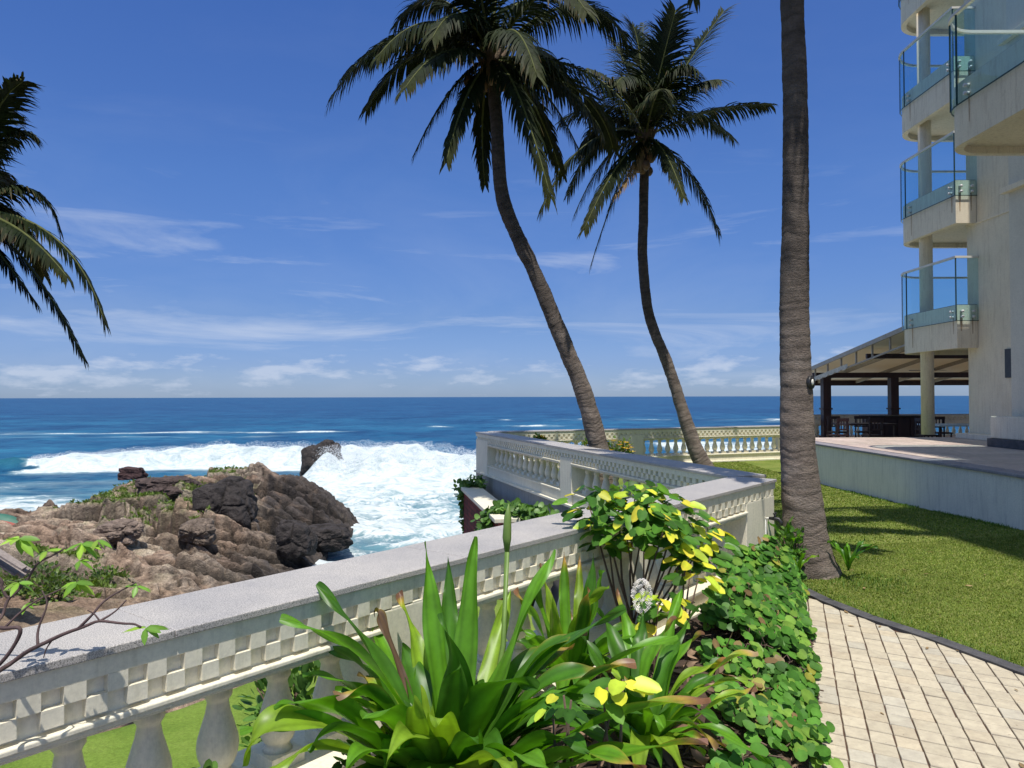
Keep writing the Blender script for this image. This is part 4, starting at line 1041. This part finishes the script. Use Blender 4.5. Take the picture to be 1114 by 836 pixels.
def seamat():
    m,n,b=nt('sea water'); a=N(n,'ShaderNodeAttribute',attribute_name='Col'); sp=N(n,'ShaderNodeSeparateColor'); n.links.new(a.outputs['Color'],sp.inputs[0])
    def M(op,x,y=None,cl=False):
        q=N(n,'ShaderNodeMath',operation=op,use_clamp=cl)
        for i,s in ((0,x),(1,y)):
            if s is None: continue
            if isinstance(s,(int,float)): q.inputs[i].default_value=s
            else: n.links.new(s,q.inputs[i])
        return q.outputs[0]
    geo=N(n,'ShaderNodeNewGeometry'); px=N(n,'ShaderNodeSeparateXYZ'); n.links.new(geo.outputs['Position'],px.inputs[0])
    dist=M('DIVIDE',px.outputs[1],400.0,True)
    near=ramp(n,dist,[(0.0,(.028,.15,.21)),(.25,(.016,.10,.20)),(.6,(.012,.085,.18)),(1.0,(.010,.066,.16))])
    big=noise_n(n,.02,6,.65,stretch=(.5,1.6,1)); col=mixc(n,1.0,near,ramp(n,big,[(.35,(.72,.78,.85)),(.65,(1.25,1.2,1.12))]),'MULTIPLY')
    mid=noise_n(n,.075,6,.75,stretch=(.8,.55,1)); col=mixc(n,1.0,col,ramp(n,mid,[(.40,(.55,.68,.78)),(.50,(1,1,1)),(.62,(1.4,1.32,1.2))]),'MULTIPLY')
    chop=noise_n(n,.35,5,.7,stretch=(.45,1.5,1)); col=mixc(n,1.0,col,ramp(n,chop,[(.38,(.62,.7,.8)),(.62,(1.3,1.25,1.15))]),'MULTIPLY')
    col=mixc(n,sp.outputs[1],col,(.025,.15,.18))
    # foam
    fn=noise_n(n,.55,10,.72,stretch=(1,1.5,1),dist=1.2); fn2=noise_n(n,2.2,8,.7,stretch=(1,1.4,1),dist=1.0)
    ff=M('ADD',M('MULTIPLY',fn,.62),M('MULTIPLY',fn2,.38))
    th=M('SUBTRACT',.86,M('MULTIPLY',sp.outputs[0],.62))
    fo=M('MULTIPLY',M('SUBTRACT',ff,th),9.0,True)
    fc=mixc(n,fn2,(.52,.60,.62),(.76,.78,.78))
    fh=ramp(n,fn,[(.34,(.55,.64,.66)),(.56,(1,1,1))]); fc=mixc(n,1.0,fc,fh,'MULTIPLY')
    # milky aerated water under thin foam
    milk=mixc(n,M('MULTIPLY',M('SUBTRACT',sp.outputs[0],.25),1.1,True),col,(.36,.50,.50))
    out=mixc(n,fo,milk,fc); n.links.new(out,b.inputs['Base Color'])
    ro=M('ADD',M('MULTIPLY',fo,.4),.34); n.links.new(ro,b.inputs['Roughness']); b.inputs['IOR'].default_value=1.33
    sl_=M('SUBTRACT',.24,M('MULTIPLY',fo,.2)); n.links.new(sl_,b.inputs['Specular IOR Level'])
    h=noise_n(n,.9,8,.7,stretch=(.6,1.4,1)); p=bump(n,b,h,.6,.4); bump(n,b,fn,.5,.35,p); return m
SEA=seamat()
ys_,xs_,_=seamesh()
# flying spray: droplets and ragged lumps of foam over the two breakers
def spraymat():
    m,n,b=nt('spray foam'); b.inputs['Base Color'].default_value=(.88,.89,.90,1); b.inputs['Roughness'].default_value=.9; b.inputs['Specular IOR Level'].default_value=.1
    t=N(n,'ShaderNodeBsdfTranslucent'); t.inputs[0].default_value=(.9,.92,.94,1); mx=N(n,'ShaderNodeMixShader'); mx.inputs[0].default_value=.45
    n.links.new(b.outputs[0],mx.inputs[1]); n.links.new(t.outputs[0],mx.inputs[2]); n.links.new(mx.outputs[0],n.nodes['Material Output'].inputs[0]); return m
SPR=spraymat()
OCT=[(1,0,0),(-1,0,0),(0,1,0),(0,-1,0),(0,0,1),(0,0,-1)]; OF=[(0,2,4),(2,1,4),(1,3,4),(3,0,4),(2,0,5),(1,2,5),(3,1,5),(0,3,5)]
def drop(mb,p,r):
    s=[random.uniform(.6,1.4) for _ in range(3)]
    mb.add([(p.x+a*r*s[0],p.y+b*r*s[1],p.z+c*r*s[2]) for a,b,c in OCT],OF)
mb=MB()
for i in range(30000):
    x=random.uniform(-19.5,9) ; e=.5+.5*noise.noise(Vector((x*.35,1,0)))+.25*noise.noise(Vector((x*1.3,4,0)))
    h=(1.3+2.6*max(0,e))*random.random()**.8; y=77+random.gauss(0,1.6); 
    mb_r=random.uniform(.010,.040)*(1.25-h/5); drop(mb,Vector((x,y,SEAZ+.9+h)),mb_r)
for i in range(14000):
    x=random.uniform(-58,-10); cn=noise.noise(Vector((x*.03,92*.02,8))); y=92+9.6*cn+(x+40)*.02+random.gauss(-.2,.8)
    e=.5+.6*noise.noise(Vector((x*.4,9,0))); am=.45*min(1,max(0,(x+64)/5))+.55*min(1,max(0,(x+62)/26)); h=am*2.35+random.random()**2*1.3*max(.1,e)*am; drop(mb,Vector((x,y,SEAZ+h)),random.uniform(.010,.035))
mb.build('sea_spray',SPR,kind='stuff',label='white spray and droplets flying above the breaking waves',cat='sea spray')

# ------------------------------------------------------------------ planting
def strap(parent,B,K,T,w,cols,tipc,roll=0,und=.03,fold=.45,name='leaf',seg=22,tipat=.85):
    mb=MB(); W5=[-1,-.78,-.55,-.3,0,.3,.55,.78,1]; NW=9; vs=[];cs=[]; ph=random.uniform(0,6)
    for i in range(seg+1):
        t=i/seg; p=bez(B,K,T,t); tg=(bez(B,K,T,min(1,t+.03))-bez(B,K,T,max(0,t-.03))).normalized()
        s=tg.cross(Vector((0,0,1))); 
        if s.length<.12: s=tg.cross(Vector((0,1,.2)))
        s.normalize(); s=Matrix.Rotation(roll*(0.3+t*.7),3,tg)@s; u=s.cross(tg)
        pw=(.42+.58*min(1,t/.35)**1.2)*(1-max(0,(t-.45)/.55)**2.1)
        ww=w*max(.02,pw)
        for k,a in enumerate(W5):
            f=fold*(1-.75*t)
            q=p+s*a*ww*math.cos(f*.8)+u*(abs(a)**1.3*ww*math.sin(f)+ und*.8*math.sin(t*13+ph+(2 if a>0 else 0))*abs(a)**2.5*(t+.2))
            vs.append(q)
            g=(1.13 if k%2 else .88)+random.uniform(-.04,.04)+.10*math.sin(t*5+ph)
            c=cols; cc=[c[0]*g,c[1]*g,c[2]*g]
            if a==0: cc=[x*1.35 for x in cc]
            m_=max(0,(t-tipat)/(1-tipat)) if tipc else 0
            e_=.35*max(0,t-.55)*2 if (tipc and abs(a)==1) else 0
            m_=min(1,m_*1.6+e_)
            if m_>0: 
                yl=(.55,.40,.06); 
                k1=min(1,m_*2); cc=[cc[j]*(1-k1)+yl[j]*k1 for j in range(3)]; k2=max(0,m_*2-1); cc=[cc[j]*(1-k2)+tipc[j]*k2 for j in range(3)]
            cs.append(tuple(cc))
    fs=[(i*NW+k,i*NW+k+1,(i+1)*NW+k+1,(i+1)*NW+k) for i in range(seg) for k in range(NW-1)]
    mb.add(vs,fs,cs,True); o=mb.build(name,CRIN,parent)
    md=o.modifiers.new('s','SUBSURF'); md.levels=1; md.render_levels=1
    return o
G1=(.115,.285,.018); G2=(.058,.165,.014); G3=(.22,.36,.03); BR=(.28,.14,.08)
def lily(label,B,leaves,fill=0,fl=1,fw=1):
    t=thing('spider_lily',label,'lily plant',B)
    for (tx,ty,tY,kx,ky,kY,w,c,tip,roll) in leaves:
        b=B+Vector((random.uniform(-.05,.05),random.uniform(-.05,.05),0)); strap(t,b,P(kx,ky,kY),P(tx,ty,tY),w*.88,c,tip,roll)
    if fill:
        for i in range(fill):
            a=i*2.4+.5; u=Vector((math.cos(a),math.sin(a),0)); l=random.uniform(.45,.85)*fl; s=random.uniform(.2,.75)
            if u.dot(n1)>.1: l*=.75; s*=.35
            dr=random.random()<.04
            strap(t,B,B+u*l*.30+Vector((0,0,l*.70)),B+u*l*(.55+s*.5)+Vector((0,0,l*(.95-s*1.05))),random.uniform(.045,.07)*fw,BR if dr else random.choice([G1,G2,G2,G3]),(.2,.12,.07) if random.random()<.4 else None,random.uniform(-.4,.4),seg=12)
    return t
B=Vector((-.27,3.2,.10))
L1=[(305,672,3.05,430,690,3.1,.085,G1,None,.5),(344,635,3.45,420,700,3.35,.075,G2,None,.3),(265,830,2.7,300,700,2.75,.095,G3,None,-.2),(262,792,2.8,380,752,2.9,.085,G1,None,.9),(463,588,3.6,470,720,3.45,.062,G1,None,.2),
    (487,604,3.75,492,720,3.6,.06,G2,None,-.2),(517,583,3.55,505,700,3.45,.065,G1,None,.1),(481,665,3.05,510,760,3.0,.095,G2,None,.1),(602,597,3.6,548,720,3.35,.078,G1,None,-.5),
    (680,662,3.6,560,700,3.3,.075,G2,None,-.6),(434,643,3.75,455,690,3.6,.05,G3,(.18,.09,.06),.5),(407,668,3.5,412,636,3.6,.028,(.15,.09,.06),(.12,.07,.05),0),(584,748,2.95,520,700,2.95,.10,G2,None,-.7),
    (770,757,3.0,600,772,2.7,.105,G1,BR,-.55),(768,808,2.85,640,800,2.6,.10,G1,(.32,.17,.13),-.3),(600,836,2.5,540,780,2.7,.085,G1,None,-.5),(420,836,2.7,440,740,2.9,.08,G1,None,.3),(555,640,3.9,540,700,3.7,.055,G3,None,.3),
    (355,700,3.5,440,735,3.4,.08,G2,None,.8),(520,800,2.6,500,790,2.8,.08,G2,None,0),(380,640,3.9,440,720,3.6,.06,G1,None,.6),(450,760,2.65,455,800,2.8,.07,G3,None,.1),
    (300,770,2.75,370,725,3.0,.085,G1,None,.7),(335,812,2.6,390,745,2.85,.09,G2,None,.5),(290,845,2.5,350,760,2.75,.09,G3,None,.4),(372,845,2.4,420,760,2.7,.085,G1,None,.2),(365,755,2.9,420,720,3.1,.07,G2,(.3,.18,.1),.6),(640,815,2.6,590,765,2.8,.08,G2,None,-.4),(700,835,2.5,620,780,2.7,.085,G1,BR,-.4),(560,845,2.35,520,780,2.65,.085,G3,None,-.2),(690,720,3.2,600,730,3.1,.07,G2,BR,-.5),(735,690,3.4,620,720,3.2,.065,G1,None,-.5),(640,745,3.0,560,740,3.0,.075,G1,None,-.6),(395,780,2.6,430,740,2.85,.075,G1,None,.5),(330,735,3.1,410,715,3.2,.06,G1,None,.6),(500,720,2.9,490,770,3.0,.085,G2,None,.0)]
tl_=lily('largest spider lily, broad glossy strap leaves fanning out in the centre foreground',B,L1,54,1.25,1.3)
mb=MB(); mb.tube([B+Vector((.1,0,0)),P(547,700,3.55),P(551,600,3.62)],[.016,.013,.012],8); mb.build('flower_stalk',GSTEM,tl_)
mb=MB(); mb.tube([P(551,602,3.62),P(551,585,3.62),P(552,562,3.62),P(553,548,3.62)],[.010,.022,.018,.002],8); mb.build('flower_bud',GSTEM,tl_)
B=Vector((.35,4.55,.08))
L2_=[(662,640,4.3,620,650,4.4,.05,G3,None,-.4),(645,602,4.7,640,660,4.6,.045,G2,None,.1),(613,600,4.8,612,660,4.7,.045,G1,(.5,.25,.12),.2),(588,612,4.7,598,680,4.6,.045,G3,BR,.3),(560,640,4.5,590,680,4.5,.045,G1,BR,.5),(640,640,4.2,630,690,4.3,.055,G2,(.5,.2,.1),0),
     (655,620,4.6,650,660,4.6,.05,G1,None,-.2),(600,650,4.1,605,700,4.2,.05,G3,None,.2),(570,690,3.9,600,700,4.1,.05,G1,None,.6),(575,610,5.0,590,670,4.8,.04,G1,None,.4),(630,605,5.0,628,660,4.8,.042,G3,(.5,.3,.15),0),(690,690,4.1,650,690,4.3,.05,G1,None,-.5)]
lily('yellowing spider lily with upright blades behind the largest one, against the balustrade',B,L2_,26,.95,.72)
B=Vector((.62,3.65,.08))
L3_=[(735,672,3.9,690,700,3.8,.05,G1,BR,-.4),(790,720,3.9,730,715,3.8,.052,G3,(.6,.25,.12),-.5),(822,708,4.0,760,712,3.8,.055,G3,(.5,.35,.2),-.5),(760,765,3.5,720,740,3.5,.06,G1,None,-.6),(765,690,4.1,720,690,4.0,.048,G1,BR,-.4),(700,665,4.1,690,700,3.9,.05,G2,None,-.2),
     (820,745,3.8,760,760,3.6,.05,G3,BR,-.5),(740,640,4.4,720,700,4.1,.045,G1,None,-.2),(650,660,4.2,680,720,3.9,.06,G2,None,.4),(630,690,3.9,670,740,3.7,.06,G2,None,.5),(720,790,3.1,690,740,3.3,.055,G1,None,-.4),(700,740,3.2,690,720,3.4,.06,G2,None,0),(760,660,4.3,715,705,4.1,.045,G2,None,-.3),(670,640,4.4,690,700,4.1,.05,G1,BR,.1)]
lily('spider lily with scorched orange-brown leaf tips, leaning over the creeper to the right',B,L3_,30,.95,.78)

# variegated shrub
YEL=[(.62,.62,.05),(.70,.60,.06),(.45,.58,.05)]; GRN=[(.07,.19,.02),(.05,.14,.018),(.12,.26,.03),(.035,.10,.013)]
def vshrub(label,root,stems,n,ls,yfrac,spread):
    t=thing('variegated_shrub',label,'shrub',root); mb=MB(); tips=[]
    for (a,b) in stems:
        m_=root.lerp(b,.5)+Vector((random.uniform(-.06,.06),random.uniform(-.05,.05),0)); mb.tube([root+Vector((random.uniform(-.08,.08),random.uniform(-.05,.05),0)),m_,b],[.010,.008,.004],6); tips.append(b)
    mb.build('stem',STEM,t); ml=MB()
    for i in range(n):
        b=random.choice(tips); d=rv(); p=b+Vector((d.x*spread,d.y*spread,d.z*spread*.75)); y=random.random()<yfrac*(.5+.9*(d.z>0))
        c=random.choice(YEL if y else GRN); g=random.uniform(.8,1.15); o=Vector((d.x,d.y,-.25+.3*random.random()))
        leaf(ml,p,o,(Vector((0,-.3,1))+rv()*.55),ls*random.uniform(.7,1.25),ls*.62*random.uniform(.8,1.1),tuple(x*g for x in c),1,.2,droop=.3,tip=(tuple(x*g for x in random.choice(YEL)) if random.random()<.08 else None))
    ml.build('foliage',LEAF,t)
    return t
st=[(0,P(x,y,Y)) for x,y,Y in ((655,555,5.2),(672,545,5.3),(690,540,5.4),(705,545,5.2),(722,550,5.3),(735,560,5.2),(748,572,5.3),(765,588,5.4),(700,570,5.0),(680,575,5.1),(720,580,5.0),(660,580,5.2),(640,548,5.2),(735,590,5.1),(755,600,5.2))]
vshrub('tall variegated shrub with green and yellow leaves reaching over the balustrade coping',Vector((.85,5.25,.1)),st,460,.110,.13,.15)
st=[(0,P(x,y,Y)) for x,y,Y in ((745,605,4.9),(750,620,4.8),(740,590,5.0),(758,630,4.8))]
vshrub('bright yellow leaf cluster at the right foot of the tall variegated shrub',Vector((1.05,4.85,.1)),st,34,.11,.95,.09)
st=[(0,P(x,y,Y)) for x,y,Y in ((715,655,4.5),(705,665,4.5),(728,660,4.5))]
vshrub('yellow-green leaves low in the bed beside the white flower cluster',Vector((.8,4.4,.1)),st,30,.12,.6,.09)
st=[(0,P(x,y,Y)) for x,y,Y in ((668,748,2.85),(676,738,2.85),(655,752,2.85))]
vshrub('yellow leafy sprig standing between the big lily leaves in front',Vector((.38,3.0,.1)),st,12,.10,.8,.05)
st=[(0,P(x,y,Y)) for x,y,Y in ((612,755,2.7),(620,760,2.7),(600,768,2.7))]
vshrub('small pale green sprig left of the yellow sprig, among lily leaves',Vector((.18,3.0,.1)),st,16,.065,.3,.05)
# white flower cluster
c=P(697,648,4.35); t=thing('flower_head','cluster of tiny white flowers among the lily leaves below the shrub','flower',c)
mb=MB()
for i in range(130):
    d=rv(); p=c+Vector((d.x*.055,d.y*.05,d.z*.095)); 
    for k in range(4): a=k*1.57; drop(mb,p+Vector((math.cos(a)*.006,0,math.sin(a)*.006)),.0042)
mb.c=[(.85,.8,.8)]*len(mb.v); mb.build('blossom',DRY,t)
mb=MB(); mb.tube([Vector((c.x,c.y,.1)),c],[.008,.006],6); mb.build('stem',GSTEM,t)

# creeper ground cover
mb=MB(); ms=MB(); n_=0
GL=[(.05,.15,.018),(.075,.20,.025),(.035,.10,.013),(.10,.25,.035),(.17,.30,.045)]
def mound(x,y):
    xa=WX(y)+.2; xb=PLEFT(y)+.05; u=(x-xa)/max(.1,(xb-xa))
    e=min(1,max(0,(y-4.4)/2.2)); top=(.20+.42*e)*(1-.55*min(1,max(0,(y-6.5)/.9)))
    return u, top*max(0,min(1,(1.04-u)*3.2))**.6*(.75+.35*noise.noise(Vector((x*2.2,y*2.2,0))))
tries=0
while n_<4900 and tries<90000:
    tries+=1
    y=3.0+random.random()**.8*4.95; x=random.uniform(WX(y)+.25,PLEFT(y)+.12)
    u,z=mound(x,y)
    lim=.30+.55*max(0,(6.0-y)/3.0)
    if u<lim+.25*noise.noise(Vector((x*1.5,y*1.5,7))): continue
    if y<5.8 and noise.noise(Vector((x*2.5,y*2.5,3)))<-.24+.15*(5.8-y)/2: continue
    if u>1.02 and noise.noise(Vector((y*2.6,5,0)))<.10: continue
    z=max(z,0)*random.uniform(.72,1.05)+.03+random.random()*.07
    p=Vector((x,y,z)); g=random.uniform(.8,1.2); c=random.choice(GL) if random.random()>.05 else random.choice([(.30,.30,.05),(.28,.20,.08),(.20,.13,.06)])
    nv=(Vector((.35,-.75,1))+rv()*.30); d=rv(); d.z*=.2; d=(d-nv.normalized()*d.dot(nv.normalized())*.8)
    leaf(mb,p,d,nv,.074*random.uniform(.5,1.25),.080*random.uniform(.85,1.1)*random.uniform(.6,1.15),tuple(q*g for q in c),1,.08,droop=.12)
    if n_%2==0 and u<.9: ms.tube([p+d.normalized()*.0,p+Vector((random.uniform(-.05,.05),random.uniform(-.05,.05),-.08))],[.0025,.003],4,(1,1,1))
    n_+=1
cr_=thing('creeper','round-leaved green creeper spilling from the bed over the path edge','creeper',(1.6,5.5,0))
mb.build('foliage',LEAF,cr_)
for i in range(420):
    y=random.uniform(3.0,6.5); x=random.uniform(WX(y)+.3,PLEFT(y)+.15); u,z=mound(x,y); p=Vector((x,y,z*.5+.05)); pts=[p]
    for k in range(4): p=p+Vector((random.uniform(-.12,.12) if u<.8 else random.uniform(-.12,.0),random.uniform(-.12,.12),random.uniform(-.04,.04))); p.z=max(p.z,.02); pts.append(p.copy())
    ms.tube(pts,random.uniform(.003,.006),4,(1,1,1))
ms.build('runner',STEM,cr_)
# dry litter under the lilies
mb=MB()
for i in range(700):
    y=random.uniform(2.2,5.0); x=random.uniform(WX(y)+.3,PLEFT(y)); u=(x-WX(y)-.15)/(PLEFT(y)-WX(y)-.15)
    p=Vector((x,y,bedz(u,y)+.02)); d=rv(); d.z*=.4; g=random.uniform(.5,1.2); l=random.uniform(.05,.22)
    leaf(mb,p,d,Vector((0,0,1))+rv()*.7,l,l*.22,(.26*g,.17*g,.11*g),0,.3)
mb.build('leaf_litter',DRY,kind='stuff',label='dry brown fallen leaves and mulch under the lilies',cat='leaf litter')
# low leafy fillers in the bed
for (px,py,Y,l) in ((230,815,2.75,'dark glossy seedlings at the foot of the near balusters'),(575,800,2.6,'small green foliage at the bottom edge under the largest lily'),(400,770,3.1,'small round-leaved weed in front of the balusters, left of the largest lily'),(150,828,2.5,'tiny leafy weed at the lower left edge of the bed')):
    c=P(px,py+48,Y); bush('undergrowth_plant',l,'plant',c,.13,.11,.07,42,.045,[(.06,.13,.03),(.04,.09,.02),(.10,.20,.04)],1,stem=False)
# bush behind the balusters
c=A0+d1*2.4+n1*1.7; bush('bush','leafy bush on the lower lawn seen through the near balusters','bush',Vector((c.x,c.y,-.38)),.38,.42,.5,600,.09,[(.06,.13,.03),(.10,.20,.04)],1)
c=A0+d1*1.55+n1*1.3; bush('bush','low dry-tipped clump on the lower lawn left of the leafy bush','bush',Vector((c.x,c.y,-.78)),.28,.3,.14,200,.08,[(.12,.15,.05),(.2,.17,.08)],0)
mb=MB()
for i in range(46):
    y=random.uniform(3.6,9.5); x=random.uniform(2.0,6.2)
    if x<PLEFT(min(y,7.9))+.1: continue
    z=.012 if (y<7.9 and x<kerbx(y)) else lz(x,y)+.022
    d=rv(); d.z=0; g=random.uniform(.6,1.2); l=random.uniform(.03,.09); leaf(mb,Vector((x,y,z)),d,Vector((0,0,1))+rv()*.25,l,l*.35,(.30*g,.20*g,.10*g),0,.3)
mb.build('leaf_litter',DRY,kind='stuff',label='a few fallen dry leaves scattered over the path and lawn',cat='leaf litter')
# plants at palm foot
def rosette(label,B,n,l,w,cols,name='spider_lily',cat='plant'):
    t=thing(name,label,cat,B)
    for i in range(n):
        a=i*2.4+random.uniform(-.3,.3); u=Vector((math.cos(a),math.sin(a),0)); ll_=l*random.uniform(.7,1.1); s=random.uniform(.15,.6)
        strap(t,B,B+u*ll_*.25+Vector((0,0,ll_*.7)),B+u*ll_*(.3+s)+Vector((0,0,ll_*(1-s*.6))),w,random.choice(cols),None,0,seg=8)
rosette('small strap-leaved seedling on the lawn right of the near palm base',P(921,621,7.85),9,.34,.026,[G2,G1])
rosette('strap-leaved plant wedged between the corner pillar and the near palm',P(856,606,8.0),9,.5,.04,[G2,G1])
rosette('small green shoot in front of the near palm base',P(866,626,7.7),8,.30,.022,[G1,G3])
bush('undergrowth_plant','shaded leafy seedling between the corner pillar and palm base','plant',P(858,598,7.9),.13,.15,.26,130,.08,[(.07,.16,.03),(.13,.24,.05)],0)

# vine draped over brick wall
def vine(label,pts,n,rad,name='climbing_vine'):
    t=thing(name,label,'vine',pts[0]); mb=MB(); ms=MB()
    for i in range(n):
        s=random.random()*(len(pts)-1); k=int(s); c=pts[k].lerp(pts[k+1],s-k); d=rv(); p=c+d*rad*random.random()**.5*(.7+.6*noise.noise(c*2))
        g=random.uniform(.7,1.25); leaf(mb,p,rv(),Vector((-.5,-.6,1))+rv()*.6,.11,.10,tuple(q*g for q in random.choice([(.10,.20,.04),(.14,.26,.06),(.06,.13,.03)])),1,.1)
    mb.build('foliage',LEAF,t); ms.tube(pts,.015,5); ms.build('stem',STEM,t)
vine('leafy vine trailing along the top of the red brick wall',[P(528,572,13.8),P(545,558,14.0),P(560,556,13.6),P(580,562,13.2),P(604,568,12.6)],900,.34)
vine('clump of vine hanging over the far seaward end of the red brick wall',[P(502,532,18.2),P(512,530,18.0),P(520,528,17.8)],300,.30)
vine('thin vine strand hanging down the dark corner of the brick wall',[P(503,535,17.9),P(504,560,17.9),P(507,580,17.9)],110,.14)
# orange flowered plants behind the second arm
def fplant(label,c,w,h):
    t=bush('flowering_plant',label,'flowering plant',c,w,w*.6,h,160,.09,[(.08,.16,.03),(.12,.2,.04)],0)
    for i in range(16):
        d=rv(); p=c+Vector((d.x*w,d.y*w*.6,abs(d.z)*h)); mb=MB()
        for k in range(5): leaf(mb,p,Vector((math.cos(k*1.26),math.sin(k*1.26),.3)),Vector((0,0,1)),.08,.05,random.choice([(.75,.40,.08),(.7,.5,.12),(.6,.25,.06)]),0)
        mb.build('flower',LEAF,t)
fplant('orange-flowered plant at the foot of the leaning palm trunk',P(646,490,15.2),.3,.25)
fplant('orange-flowered plant between the leaning palm and the far balustrade pillar',P(672,493,15.0),.3,.25)
fplant('orange-flowered plant near the far left corner of the balustrade',P(586,482,18.0),.18,.16)

# bare shrub reaching in at the left
t=thing('bare_shrub','nearly bare brown-branched shrub with few leaf tufts over the coping at left','shrub',(-1.95,1.75,.05))
mb=MB(); root=Vector((-1.95,1.75,.05)); Yb=2.42
def br(pp,r0,r1,Y=Yb,pre=None):
    pts=([pre] if pre else [])+[P(x,y,Y+dy) for x,y,dy in pp]; S_=spline(pts,5) if len(pts)>2 else pts
    S_=[p+Vector((noise.noise(p*9)*.012,0,noise.noise(p*9+Vector((5,0,0)))*.012)) for p in S_]
    mb.tube(S_,[r0+(r1-r0)*i/(len(S_)-1) for i in range(len(S_))],6)
br([(-60,760,-.2),(-10,735,-.1),(14,719,0),(43,700,0),(88,683,0),(112,674,0),(143,676,0),(156,680,-.02)],.010,.003,pre=root)
br([(88,683,0),(100,668,0),(112,655,.02),(135,640,.05),(150,632,.05)],.005,.002)
br([(112,674,0),(125,665,.02),(140,650,.03)],.004,.002)
br([(-10,680,0),(8,681,0),(24,685,0),(14,707,0),(-8,730,0)],.007,.006,pre=P(-60,700,2.3))
br([(43,700,0),(42,683,.02),(51,655,.04),(48,640,.05)],.005,.002)
br([(0,625,.1),(4,638,.1),(12,648,.1),(31,628,.12),(42,610,.12),(58,602,.12),(70,595,.12)],.006,.003,pre=P(-40,600,2.5))
br([(12,648,.1),(6,665,.08),(0,672,.05)],.005,.005,pre=P(31,628,Yb+.12))
br([(7,680,0),(25,664,.03),(43,650,.05),(70,640,.07),(84,636,.07)],.004,.002)
br([(112,674,0),(104,665,0),(96,660,0)],.003,.0015)
br([(60,692,0),(52,702,0),(48,712,0)],.003,.0015)
mb.build('branch',pm('purple brown bark',(.05,.03,.03),(.12,.075,.07),20,.8),t)
ml=MB()
for (px,py,dy,n,l) in ((90,590,.12,8,.062),(84,632,.07,8,.058),(22,584,.1,7,.07),(150,636,.05,5,.045),(160,681,-.02,6,.062),(52,598,.12,5,.05),(88,608,.1,4,.045),(22,632,.05,5,.05),(107,586,.12,4,.05),(30,655,.05,4,.035)):
    c=P(px,py,Yb+dy); ml=MB()
    for k in range(n):
        a=k*2.4; d=Vector((math.cos(a),math.sin(a)*.6,-.15+random.uniform(-.5,.5))); g=random.uniform(.8,1.2)
        leaf(ml,c,d,Vector((0,-.4,1))+rv()*.3,l*random.uniform(.8,1.2),l*.40,tuple(q*g for q in random.choice([(.20,.36,.04),(.28,.44,.06),(.14,.28,.04)])),0,.2,droop=.35)
    ml.build('leaf_tuft',LEAF,t)
